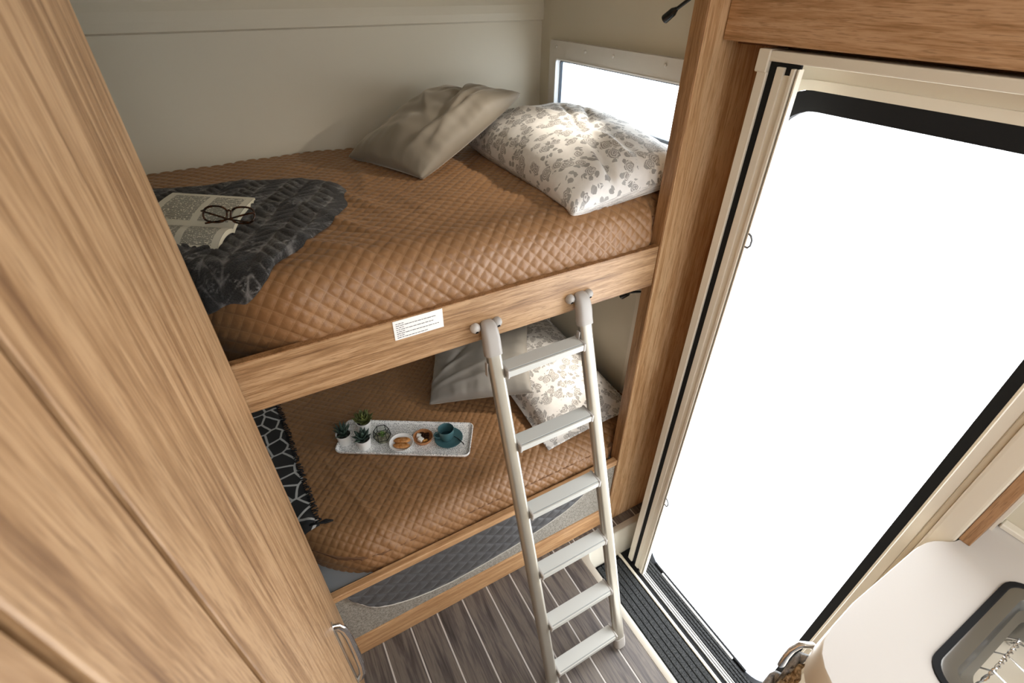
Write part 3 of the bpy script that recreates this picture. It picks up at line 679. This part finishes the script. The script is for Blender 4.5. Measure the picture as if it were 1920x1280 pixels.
# towel hook and towels
hk = thing('towel_hook', 'curved chrome towel hook on the kitchen cabinet end', 'hook', (.64, .041, .80))
tube('hook_bow', [(.650, .041, .842), (.645, .052, .862), (.636, .066, .872), (.624, .076, .868), (.616, .080, .850), (.612, .080, .825), (.610, .078, .80)], .010, 'chrome', hk, 14, .55)
tube('hook_plate', [(.650, .0395, .835), (.650, .043, .835)], .018, 'chrome', hk, 20)
def towel(label, x0, y0, x1, y1, zt, zt1, zb, mat, seed):
    n, m = 26, 22; P = np.zeros((n, m, 3)); 
    for i in range(n):
        for j in range(m):
            t = i / (n - 1); v = j / (m - 1); w = .004 * math.sin(t * 9 + seed) + .003 * math.sin(t * 17 + v * 3)
            P[i, j] = (x0 + (x1 - x0) * t + w * .6, y0 + (y1 - y0) * t + w, zt + (zt1 - zt) * t - (zt + (zt1 - zt) * t - zb) * v)
    me = grid_mesh('towel', P); o = finish('kitchen_towel', me, mat, None, smooth=True); md = o.modifiers.new('thickness', 'SOLIDIFY'); md.thickness = .007
    return tagp(o, label, 'towel')
towel('grey terry towel hanging from the chrome hook', .602, .056, .588, .070, .888, .765, .45, 'towelgrey', 0.4)
towel('brown and cream terry towel between grey towel and worktop edge', .594, .047, .577, .054, .872, .79, .50, 'towelbrown', 2.0)

# ================================================================== SOFT THINGS
def bed_z(bed, x, y):
    fx = bed.front(x); k = np.clip((bed.yb - y) / .75, 0, 1); zt = bed.zb + (bed.zf - bed.zb) * (k * k * (3 - 2 * k))
    q = np.clip((fx + bed.r - y) / bed.r, 0, 1); return zt - bed.r * (1 - np.sqrt(np.maximum(0, 1 - q * q))) + .004
def pillow(name, label, cat, C, thick, mat, bed, seed, pin=.05, wr=.006, n=64, flange=0.0, group=None, folds=(), corner=.5):
    C = [np.array(c, float) for c in C]; u = np.linspace(-1, 1, n); U, V = np.meshgrid(u, u, indexing='ij')
    U2 = U * (1 - pin * (1 - V ** 2) * U ** 2); V2 = V * (1 - pin * (1 - U ** 2) * V ** 2)
    a, b = (U2 + 1) / 2, (V2 + 1) / 2
    B = (1 - a)[..., None] * ((1 - b)[..., None] * C[0] + b[..., None] * C[3]) + a[..., None] * ((1 - b)[..., None] * C[1] + b[..., None] * C[2])
    N = np.cross(C[2] - C[0], C[3] - C[1]); N /= np.linalg.norm(N); N = N if N[2] > 0 else -N
    lu, lv = np.linalg.norm(C[1] - C[0]), np.linalg.norm(C[3] - C[0])
    fl = 1 - flange; fu = np.clip(1 - (U / fl) ** 2, 0, 1); fv = np.clip(1 - (V / fl) ** 2, 0, 1); f = (fu * fv) ** corner
    A = np.stack([U * lu / 2, V * lv / 2], -1)
    edge = 1 - np.clip(np.minimum(1 - np.abs(U), 1 - np.abs(V)) / .5, 0, 1)
    w = wr * (nfield(A, 4, seed, 3) * 1.2 + nfield(A * [1, 1], 7, seed + 5, 2) * edge * .6)
    # radial gathers near the seams
    w += wr * .12 * edge * np.sin((np.where(np.abs(U) > np.abs(V), V * lv, U * lu)) * 90 + 2 * nfield(A, 5, seed + 9)) * (f ** .5)
    for (cu, cv, th, ln, wd, am) in folds:
        dx, dy = A[..., 0] - cu, A[..., 1] - cv; p = dx * math.cos(th) + dy * math.sin(th); q = -dx * math.sin(th) + dy * math.cos(th)
        w += am * np.exp(-(p / ln) ** 2 - (q / wd) ** 2)
    top = B + N * (thick * f * .62 + w * (f > 0) * np.minimum(1, f * 4) + .002)[..., None]
    bot = B - N * (thick * f * .38 + .002)[..., None]
    for Q in (top, bot):
        z = bed_z(bed, Q[..., 0], Q[..., 1]); Q[..., 2] = np.maximum(Q[..., 2], z + (.003 if Q is top else 0)); Q[..., 0] = np.minimum(Q[..., 0], XR - .025); Q[..., 1] = np.minimum(Q[..., 1], BK - .018)
    brd = np.zeros((n, n), bool); brd[0] = brd[-1] = True; brd[:, 0] = brd[:, -1] = True
    idt = np.arange(n * n).reshape(n, n); idb = np.where(brd, idt, idt + n * n)
    ft = np.stack([idt[:-1, :-1], idt[1:, :-1], idt[1:, 1:], idt[:-1, 1:]], -1).reshape(-1, 4)
    fb = np.stack([idb[:-1, :-1], idb[:-1, 1:], idb[1:, 1:], idb[1:, :-1]], -1).reshape(-1, 4)
    Vt = np.concatenate([top.reshape(-1, 3), bot.reshape(-1, 3)]); L0 = np.concatenate([np.zeros((1, n)), np.cumsum(np.linalg.norm(np.diff(top, axis=0), axis=-1), 0)], 0); L1 = np.concatenate([np.zeros((n, 1)), np.cumsum(np.linalg.norm(np.diff(top, axis=1), axis=-1), 1)], 1)
    A = np.stack([L0 - L0[n // 2], L1 - L1[:, n // 2:n // 2 + 1]], -1)
    uv = np.concatenate([A.reshape(-1, 2), A.reshape(-1, 2) + [.37, .21]]) + [seed * .31, 0]
    F = np.concatenate([ft, fb]); used = np.unique(F); remap = -np.ones(len(Vt), int); remap[used] = np.arange(len(used))
    me = bpy.data.meshes.new(name); fill(me, Vt[used], remap[F], uv[used])
    o = finish(name, me, mat, None, smooth=True); tagp(o, label, cat, group); return o
pillow('pillow', 'white pillow with grey rose print against the upper window', 'pillow', [(.656, .880, 1.366), (1.06, .895, 1.395), (1.078, 1.56, 1.42), (.685, 1.555, 1.385)], .17, 'floral', up_bed, 3, .03, .006, 80, 0, None,
       folds=[(-.06, -.27, R(80), .06, .012, -.026), (.02, .02, R(70), .14, .007, -.007), (.06, -.02, R(60), .14, .007, -.006), (.10, .10, R(75), .12, .007, -.005), (-.05, .15, R(110), .10, .008, .008), (.0, -.22, R(95), .08, .012, .010)], corner=.36)
pillow('cushion', 'taupe grey velvet cushion leaning on the upper floral pillow', 'cushion', [(.316, 1.60, 1.362), (.438, 1.295, 1.362), (.811, 1.395, 1.530), (.690, 1.685, 1.505)], .12, 'velvet', up_bed, 8, .05, .009, 90,
       folds=[(.05, .10, R(115), .10, .011, .012), (.09, .06, R(105), .09, .010, .012), (.02, .12, R(125), .09, .012, -.014), (.12, .02, R(95), .10, .010, .010), (-.04, .04, R(140), .10, .014, .010), (.10, -.08, R(80), .08, .012, .009), (-.02, .16, R(90), .05, .010, -.012)], corner=.40)
pillow('pillow', 'white pillow with grey rose print on the lower bunk', 'pillow', [(.668, .930, .486), (1.065, .945, .490), (1.085, 1.60, .53), (.70, 1.60, .50)], .15, 'floral', low_bed, 5, .02, .005, 80, .10, corner=.40)
pillow('cushion', 'dove grey velvet cushion on the lower bunk beside the floral pillow', 'cushion', [(.392, 1.352, .482), (.725, 1.135, .570), (.895, 1.46, .63), (.56, 1.68, .545)], .10, 'velvet2', low_bed, 12, .05, .008, 90,
       folds=[(-.13, -.06, R(35), .09, .010, .012), (-.08, -.10, R(20), .12, .010, .010), (-.14, .04, R(-10), .06, .009, .013), (-.10, -.01, R(50), .08, .010, -.010), (.02, -.12, R(10), .12, .010, .008)], corner=.40)

# plush blanket on the upper bunk
def lerp_curve(pts, n):
    pts = np.array(pts, float); d = np.concatenate([[0], np.cumsum(np.linalg.norm(np.diff(pts, axis=0), axis=1))]); q = np.linspace(0, d[-1], n)
    c = np.stack([np.interp(q, d, pts[:, k]) for k in range(2)], -1)
    for _ in range(6): c[1:-1] = (c[:-2] + 2 * c[1:-1] + c[2:]) / 4
    return c
NB, MB = 260, 230
yb = up_bed.yb; se = lambda x: float(up_bed.s_edge(np.array(x))); arc = up_bed.r * math.pi / 2
Tc = lerp_curve([(-.50, yb - 1.67), (-.20, yb - 1.585), (.02, yb - 1.530), (.15, yb - 1.47), (.215, yb - 1.40), (.236, yb - 1.335)], NB)
Bc = lerp_curve([(-.50, se(-.5) + arc + .05), (-.18, se(-.18) + arc + .01), (-.11, se(-.11) + arc - .005), (-.055, se(-.05) + arc * .72), (.0, se(0) + arc * .25), (.03, se(.03) - .02)], NB)
vv = np.linspace(0, 1, MB)[None, :, None]; G = Tc[:, None] * (1 - vv) + Bc[:, None] * vv
ui = np.linspace(0, 1, NB)[:, None]; vi = np.linspace(0, 1, MB)[None, :]
G[..., 0] += (ui ** 6) * (.050 * np.sin(vi * np.pi) + .005 * np.sin(vi * 23)); G[..., 1] += .006 * np.sin(ui * 31) * (vi ** 8)
X, T = G[..., 0], G[..., 1]; ca, sa = math.cos(R(-28)), math.sin(R(-28)); a = X * ca - T * sa; b = X * sa + T * ca
bw = .050; kb = np.floor(a / bw); fa = a / bw - kb; sgn = np.where(kb % 2 == 0, 1, -1)
st = (b + sgn * (fa - .5) * bw * .9) / .030; ridge = np.abs(np.sin(np.pi * st)) ** .6 * np.abs(np.sin(np.pi * fa)) ** .5
ed = np.clip(np.minimum(np.minimum((1 - ui) * 14, vi * 14), (1 - vi) * 14), 0, 1) ** .5
A2 = np.stack([X, T], -1); rum = .008 * nfield(A2, 2.6, 31) + .004 * nfield(A2, 7, 32)
fold = .018 * np.exp(-((b - .05 - .12 * a) / .03) ** 2) * np.exp(-((a - .3) / .25) ** 2)
ed2 = np.clip(np.minimum(np.minimum((1 - ui) * 7, vi * 9), (1 - vi) * 7), 0, 1)
off = .004 + ed * (.013 + rum * .8 + fold) + ed2 * .0065 * ridge
P = up_bed.surf(X, T, off); me = grid_mesh('plush_blanket', P, A2, vcol=ridge)
bl = finish('plush_blanket', me, 'fur', None, smooth=True); tagp(bl, 'charcoal plush blanket with braided relief on the upper bunk', 'blanket')

# giraffe print throw on the lower bunk
NB, MB = 60, 150; u = np.linspace(0, 1, NB)[:, None]; v = np.linspace(0, 1, MB)[None, :]
Yt = 1.70 + (1.035 - 1.70) * v + 0 * u; XRt = -.127 + .035 * v + .004 * np.sin(v * 40); X = -.48 + (XRt + .48) * u
T = low_bed.yb - Yt; ed = np.clip(np.minimum(np.minimum((1 - u) * 20, v * 30), (1 - v) * 30), 0, 1) ** .5
off = .0045 + ed * (.005 + .003 * nfield(np.stack([X, T], -1), 5, 41) + .012 * np.exp(-((v - .97) / .03) ** 2))
P = low_bed.surf(X, T, off); me = grid_mesh('cloth', P, np.stack([X, T], -1))
th = thing('printed_throw', 'black throw with white giraffe pattern on the lower bunk', 'throw', (-.2, 1.35, .47)); finish('cloth', me, 'giraffe', th, smooth=True)
bm = bmesh.new(); rr = random.Random(9)
for i in range(70):
    q = i / 69; y = 1.69 - .645 * q; x = -.128 + .035 * q; L = rr.uniform(.008, .016); zc = float(bed_z(low_bed, np.array(x), np.array(y))) + .007
    loft(bm, tube_rings([(x - .004, y, zc), (x + L * .5, y + rr.uniform(-.004, .004), zc + .002), (x + L, y + rr.uniform(-.006, .006), zc - .001)], .0022, 5))
for k in range(5):
    y = 1.035; x = -.105 + k * .004; zc = .482
    loft(bm, tube_rings([(x - .01, y + .004, zc), (x + .018, y - .004 - k * .002, zc + .003), (x + .040, y + .002 - k * .003, zc - .003)], .003, 5))
bobj('fringe', bm, 'fringe', th, smooth=True)

# open book and glasses
bk = thing('open_book', 'open paperback book lying on the plush blanket', 'book', (-.09, 1.2, 1.379))
def page_block(name, A, B, Cc, D, lift, drop, zb, parent, un=14, vn=16, thick=.010):
    A, B, Cc, D = [np.array(q) for q in (A, B, Cc, D)]; u = np.linspace(0, 1, un)[:, None]; v = np.linspace(0, 1, vn)[None, :]
    XY = (1 - v)[..., None] * ((1 - u)[..., None] * A + u[..., None] * B) + v[..., None] * ((1 - u)[..., None] * D + u[..., None] * Cc)
    Z = zb + thick + lift * np.sin(np.pi * np.clip(v * 1.0, 0, 1) ** .7) - drop * v ** 3 + 0 * u
    P = np.concatenate([XY, Z[..., None]], -1); me = grid_mesh(name, P, np.stack([u + 0 * v, v + 0 * u], -1))
    pg = finish(name, me, 'page', parent, smooth=True)
    bm = bmesh.new(); top = [P[i, 0] for i in range(un)] + [P[-1, j] for j in range(1, vn)] + [P[i, -1] for i in range(un - 2, -1, -1)] + [P[0, j] for j in range(vn - 2, 0, -1)]
    loft(bm, [[(p[0], p[1], p[2] - .0006) for p in top], [(p[0], p[1], max(p[2] - thick, zb - drop)) for p in top]], cap=False)
    bobj('page_edges', bm, 'pageedge', pg); return pg
zb = 1.379
sp0, sp1 = (-.205, 1.232), (-.040, 1.108)           # spine
page_block('far_page', (-.205, 1.232), (-.040, 1.108), (.020, 1.292), (-.150, 1.425), .006, .004, zb, bk)
page_block('near_page', sp0, sp1, (-.078, 1.052), (-.235, 1.165), .006, .016, zb, bk)
gl = thing('eyeglasses', 'brown tortoiseshell eyeglasses resting on the open book', 'glasses', (-.04, 1.14, 1.393))
g0 = Vector((-.045, 1.128, 1.396)); gx = Vector((.085, -.058, 0)).normalized(); gy = Vector((-gx.y, gx.x, 0)); gu = (Vector((0, 0, 1)) * .80 + gy * .6).normalized()
for k, cx in enumerate((-.030, .030)):
    c = g0 + gx * cx + gu * .016; ring = [c + gx * (.026 * math.copysign(abs(math.cos(q)) ** .8, math.cos(q))) + gu * (.017 * math.copysign(abs(math.sin(q)) ** .8, math.sin(q))) for q in [2 * math.pi * i / 28 for i in range(29)]]
    tube('rim', ring, .0021, 'tort', gl, 8)
    bm = bmesh.new(); bm.faces.new([bm.verts.new(p) for p in ring[:-1]]); r_ = bmesh.ops.extrude_face_region(bm, geom=bm.faces[:]); 
    for v in r_['geom']:
        if isinstance(v, bmesh.types.BMVert): v.co += gu.cross(gx) * .0012
    bobj('lens', bm, M['pane'], gl)
tube('bridge', [g0 + gx * -.006 + gu * .022, g0 + gu * .026, g0 + gx * .006 + gu * .022], .002, 'tort', gl, 8)
for s_, dx in ((-1, .105), (1, -.100)):
    e = g0 + gx * (.057 * s_) + gu * .024; bk_ = -gy
    tube('temple', [e - gx * (.004 * s_), e + bk_ * .006, e + bk_ * .010 + gx * dx * .1, e + bk_ * (.016 if s_ < 0 else .022) + gx * dx * .6 - Vector((0, 0, .012)), e + bk_ * (.014 if s_ < 0 else .026) + gx * dx - Vector((0, 0, .018))], .0019, 'tort', gl, 8)

# ================================================================== TRAY AND ITS THINGS
TA = math.atan2(-.245, .405); TC = Vector((.256, 1.230, 0))
sx_, st_ = np.meshgrid(np.linspace(.0, .52, 120), np.linspace(.28, .75, 120), indexing='ij'); Ps = low_bed.surf(sx_, st_, quilt_h(sx_, st_, Q_PER, .0038)).reshape(-1, 3)
lx = (Ps[:, 0] - TC.x) * math.cos(TA) + (Ps[:, 1] - TC.y) * math.sin(TA); ly = -(Ps[:, 0] - TC.x) * math.sin(TA) + (Ps[:, 1] - TC.y) * math.cos(TA)
TZ = float(Ps[(abs(lx) < .235) & (abs(ly) < .077), 2].max())
tr = thing('serving_tray', 'long white woven tray on the lower bunk', 'tray', (TC.x, TC.y, TZ), rot=(0, 0, TA))
bm = bmesh.new(); q = lambda g, r: rrect(-.235 + g, .235 - g, -.0775 + g, .0775 - g, r, 6)
vr = loft(bm, [[(x, y, z) for x, y in q(g, r)] for g, r, z in ((.004, .016, 0), (.0, .02, .006), (-.001, .021, .013), (.001, .02, .0145), (.004, .017, .013), (.007, .015, .006), (.011, .012, .0045))], cap=False)
bm.faces.new(vr[0][::-1]); bm.faces.new(vr[-1]); bobj('tray_body', bm, 'tray', tr, local=True, smooth=True, auto=50)
IZ = TZ + .0046
def leafmesh(name, L, w, th, curl, seg=6, rn=7):
    bm = bmesh.new(); rings = []
    for i in range(rn):
        t = i / (rn - 1); x = L * t; z = curl * t * t; ww = w * (math.sin(math.pi * min(1, t * .8 + .22)) ** .8) * (1 - t ** 6) + .0003; tt = th * (1 - t * .8)
        rings.append([(x, ww * math.cos(a), z + tt * math.sin(a) * (.6 if math.sin(a) > 0 else 1)) for a in [2 * math.pi * k / seg for k in range(seg)]])
    loft(bm, rings); bmesh.ops.recalc_face_normals(bm, faces=bm.faces); me = bpy.data.meshes.new(name); bm.to_mesh(me); bm.free()
    me.polygons.foreach_set('use_smooth', [True] * len(me.polygons)); return me
def rosette(parent, base, me, tiers, seed):
    r = random.Random(seed)
    for n, pitch, sc, z in tiers:
        a0 = r.uniform(0, 6.28)
        for k in range(n):
            o = bpy.data.objects.new('leaf', me); COL.objects.link(o); o.parent = parent
            o.location = Vector(base) + Vector((0, 0, z)) - WL[parent.name]; o.scale = (sc,) * 3
            o.rotation_euler = (0, -R(pitch + r.uniform(-8, 8)), a0 + 2 * math.pi * k / n + r.uniform(-.2, .2)); WL[o.name] = WL[parent.name]
def pot_plant(label, x, y, h, r, me, tiers, seed, name='potted_succulent', mat='potwhite'):
    t = thing(name, label, 'plant', (x, y, IZ))
    lathe('pot', [(0, 0), (r * .78, 0), (r * .80, .002), (r, h), (r * .93, h), (r * .90, h - .006), (0, h - .006)], (x, y, IZ), mat, t, 30)
    lathe('soil', [(0, h - .0062), (r * .89, h - .0062), (r * .5, h - .003), (0, h - .002)], (x, y, IZ), 'soil', t, 20)
    rosette(t, (x, y, IZ + h - .004), me, tiers, seed); return t
lf1 = leafmesh('spiky_leaf', .046, .0050, .0036, .010); lf1.materials.append(M['leafdark'])
lf2 = leafmesh('fleshy_leaf', .037, .0078, .0045, .008); lf2.materials.append(M['leafdark'])
lf3 = leafmesh('rosette_leaf', .042, .0110, .0032, .014); lf3.materials.append(M['leafolive'])
lf4 = leafmesh('small_leaf', .020, .006, .004, .006); lf4.materials.append(M['leafgreen'])
pot_plant('spiky dark succulent in white pot at the tray end', .062, 1.318, .045, .027, lf1, [(9, 22, .95, 0), (9, 48, 1.05, .002), (6, 72, 1.0, .004)], 1)
pot_plant('fleshy dark succulent in white pot beside the glass terrarium', .116, 1.266, .043, .027, lf2, [(8, 18, 1.1, 0), (7, 42, 1.05, .003), (5, 68, .9, .006)], 2)
pot_plant('olive green rosette succulent behind the two white pots', .140, 1.338, .052, .027, lf3, [(9, 14, 1.05, 0), (8, 36, 1.0, .004), (6, 58, .85, .008), (4, 76, .6, .012)], 3)
# glass terrarium
tg = thing('glass_terrarium', 'faceted glass terrarium with small green plant on the tray', 'terrarium', (.182, 1.266, IZ), rot=(0, 0, R(-12)))
def hexr(r, z, n=6): return [(r * math.cos(2 * math.pi * k / n), r * math.sin(2 * math.pi * k / n), z) for k in range(n)]
bm = bmesh.new(); loft(bm, [hexr(.024, 0), hexr(.030, .018), hexr(.026, .048)], cap=False); bm.faces.new([v for v in list(bm.verts)[:6]]); bobj('glass_body', bm, 'jar', tg, local=True)
for z, r in ((.018, .0302), (.048, .0262)): tube('metal_edge', hexr(r, z) + hexr(r, z)[:1], .0014, M['loopdark'], tg, 6, local=True)
for k in range(6): tube('metal_edge', [hexr(.0302, .018)[k], hexr(.0262, .048)[k]], .0012, M['loopdark'], tg, 6, local=True)
bm = bmesh.new(); loft(bm, [hexr(.0225, .001), hexr(.0275, .016), hexr(.02, .019)]); bobj('pebbles', bm, 'pebble', tg, local=True)
for k in range(9):
    o = bpy.data.objects.new('leaf', lf4); COL.objects.link(o); o.parent = tg; o.location = (0, 0, .019); o.rotation_euler = (0, -R(30 + 10 * (k % 4)), k * .75)
# white dish with biscuits
dx_, dy_ = .232, 1.207
wdh = lathe('white_dish', [(0, 0), (.024, 0), (.026, .002), (.0415, .016), (.0430, .0175), (.0415, .0180), (.0385, .0155), (.025, .0045), (0, .004)], (dx_, dy_, IZ), 'potwhite', None, 36); tagp(wdh, 'small round white dish holding finger biscuits', 'dish')
def biscuit(label, x, y, z, rz, L, w, h):
    bm = bmesh.new(); rings = []
    for i in range(9):
        t = i / 8; k = max(.25, (1 - abs(2 * t - 1) ** 5)) ; rings.append([((t - .5) * L, w / 2 * k * math.cos(a), h / 2 + h / 2 * k * math.sin(a)) for a in [2 * math.pi * q / 12 for q in range(12)]])
    loft(bm, rings); o = bobj('finger_biscuit', bm, 'biscuit', None, True, True, 60); o.location = (x, y, z); o.rotation_euler = (0, 0, rz); tagp(o, label, 'biscuit', 'finger biscuits')
biscuit('golden finger biscuit at the far side of the white dish', dx_ + .006, dy_ + .010, IZ + .0065, TA + .12, .058, .027, .013)
biscuit('darker finger biscuit at the near side of the white dish', dx_ - .004, dy_ - .012, IZ + .0065, TA + .02, .058, .025, .013)
# wooden bowl
bx_, by_ = .308, 1.196
wb = lathe('wooden_bowl', [(0, 0), (.027, 0), (.032, .004), (.0355, .016), (.0350, .0175), (.0325, .0165), (.029, .005), (0, .0045)], (bx_, by_, IZ), 'dishwood', None, 36); tagp(wb, 'small brown wooden bowl with sweets on the tray', 'bowl')
rr = random.Random(21)
def lump(name, label, cat, x, y, z, s, mat, seed, group):
    bm = bmesh.new(); bmesh.ops.create_icosphere(bm, subdivisions=2, radius=s)
    for v in bm.verts: v.co *= 1 + .22 * noise.noise(v.co * 120 + Vector((seed, 0, 0))); v.co.z *= .8
    o = bobj(name, bm, mat, None, True, True); o.location = (x, y, z + s * .8); tagp(o, label, cat, group)
def cube_(label, x, y, z, rz, s):
    bm = bmesh.new(); add_box(bm, -s, s, -s, s, 0, s * 1.4, .0018, 2); o = bobj('sugar_piece', bm, 'sugar', None, True); o.location = (x, y, z); o.rotation_euler = (.1, .05, rz); tagp(o, label, 'sugar', 'sugar pieces in the wooden bowl')
cube_('white sugar piece nearest the bowl rim', bx_ - .0115, by_ - .006, IZ + .0062, .5, .0085); cube_('white sugar piece toward the far bowl rim', bx_ - .011, by_ + .014, IZ + .0062, 1.0, .0075)
for i, (a, b) in enumerate(((.006, .014), (.014, .008), (.017, -.003), (.009, -.001), (.012, -.013), (.002, .020), (.000, .006), (.021, .006))):
    lump('dried_fruit', 'dark dried fruit in the wooden bowl', 'dried fruit', bx_ + a, by_ + b, IZ + .006, .0062, 'nut', i * 3.1, 'dried fruit in the wooden bowl')
for i, (a, b) in enumerate(((-.001, -.016), (.006, -.018))): lump('amber_sweet', ('amber sweet next to the sugar in the wooden bowl', 'amber sweet next to the dried fruit, nearest the cup')[i], 'sweet', bx_ + a, by_ + b, IZ + .0065, .0055, 'amber', i * 5 + 1, 'amber sweets')
# cup, saucer, spoon
cx_, cy_ = .388, 1.152
sc = lathe('saucer', [(0, 0), (.026, 0), (.030, .002), (.049, .009), (.0505, .0105), (.049, .0112), (.030, .0045), (.022, .0035), (0, .0035)], (cx_, cy_, IZ), 'blue', None, 40); tagp(sc, 'blue stoneware saucer at the tray end', 'saucer')
ccx, ccy = cx_ - .006, cy_ + .004
cp = thing('coffee_cup', 'blue stoneware cup on the matching saucer', 'cup', (ccx, ccy, IZ + .0036))
lathe('cup_body', [(0, 0), (.016, 0), (.018, .002), (.0235, .014), (.0275, .034), (.0285, .050), (.0275, .0507), (.0262, .049), (.0252, .034), (.0212, .014), (.0, .009)], (ccx, ccy, IZ + .0036), 'blue', cp, 36)
lathe('coffee', [(0, .016), (.0217, .016), (0, .0165)], (ccx, ccy, IZ + .0036), 'bluein', cp, 24)
hd_ = Vector((-math.cos(R(25)), -math.sin(R(-25)) * .4, 0)).normalized(); cc = Vector((ccx, ccy, IZ + .0036))
tube('cup_handle', [cc + hd_ * .0255 + Vector((0, 0, .040)), cc + hd_ * .036 + Vector((0, 0, .042)), cc + hd_ * .043 + Vector((0, 0, .033)), cc + hd_ * .040 + Vector((0, 0, .021)), cc + hd_ * .031 + Vector((0, 0, .014)), cc + hd_ * .022 + Vector((0, 0, .0125))], .0032, 'blue', cp, 10)
tp = thing('teaspoon', 'dark teaspoon lying on the blue saucer', 'spoon', (cx_ + .03, cy_ - .02, IZ + .008))
tube('spoon_handle', [(cx_ + .020, cy_ - .004, IZ + .0085), (cx_ + .028, cy_ - .024, IZ + .0095), (cx_ + .032, cy_ - .048, IZ + .0125)], .0016, 'black_gloss', tp, 8)
tube('spoon_tip', [(cx_ + .032, cy_ - .047, IZ + .0124), (cx_ + .0325, cy_ - .052, IZ + .0128), (cx_ + .033, cy_ - .058, IZ + .0132)], lambda t: (.0018, .0034, .0026)[int(round(t * 2))], 'black_gloss', tp, 8, .5)
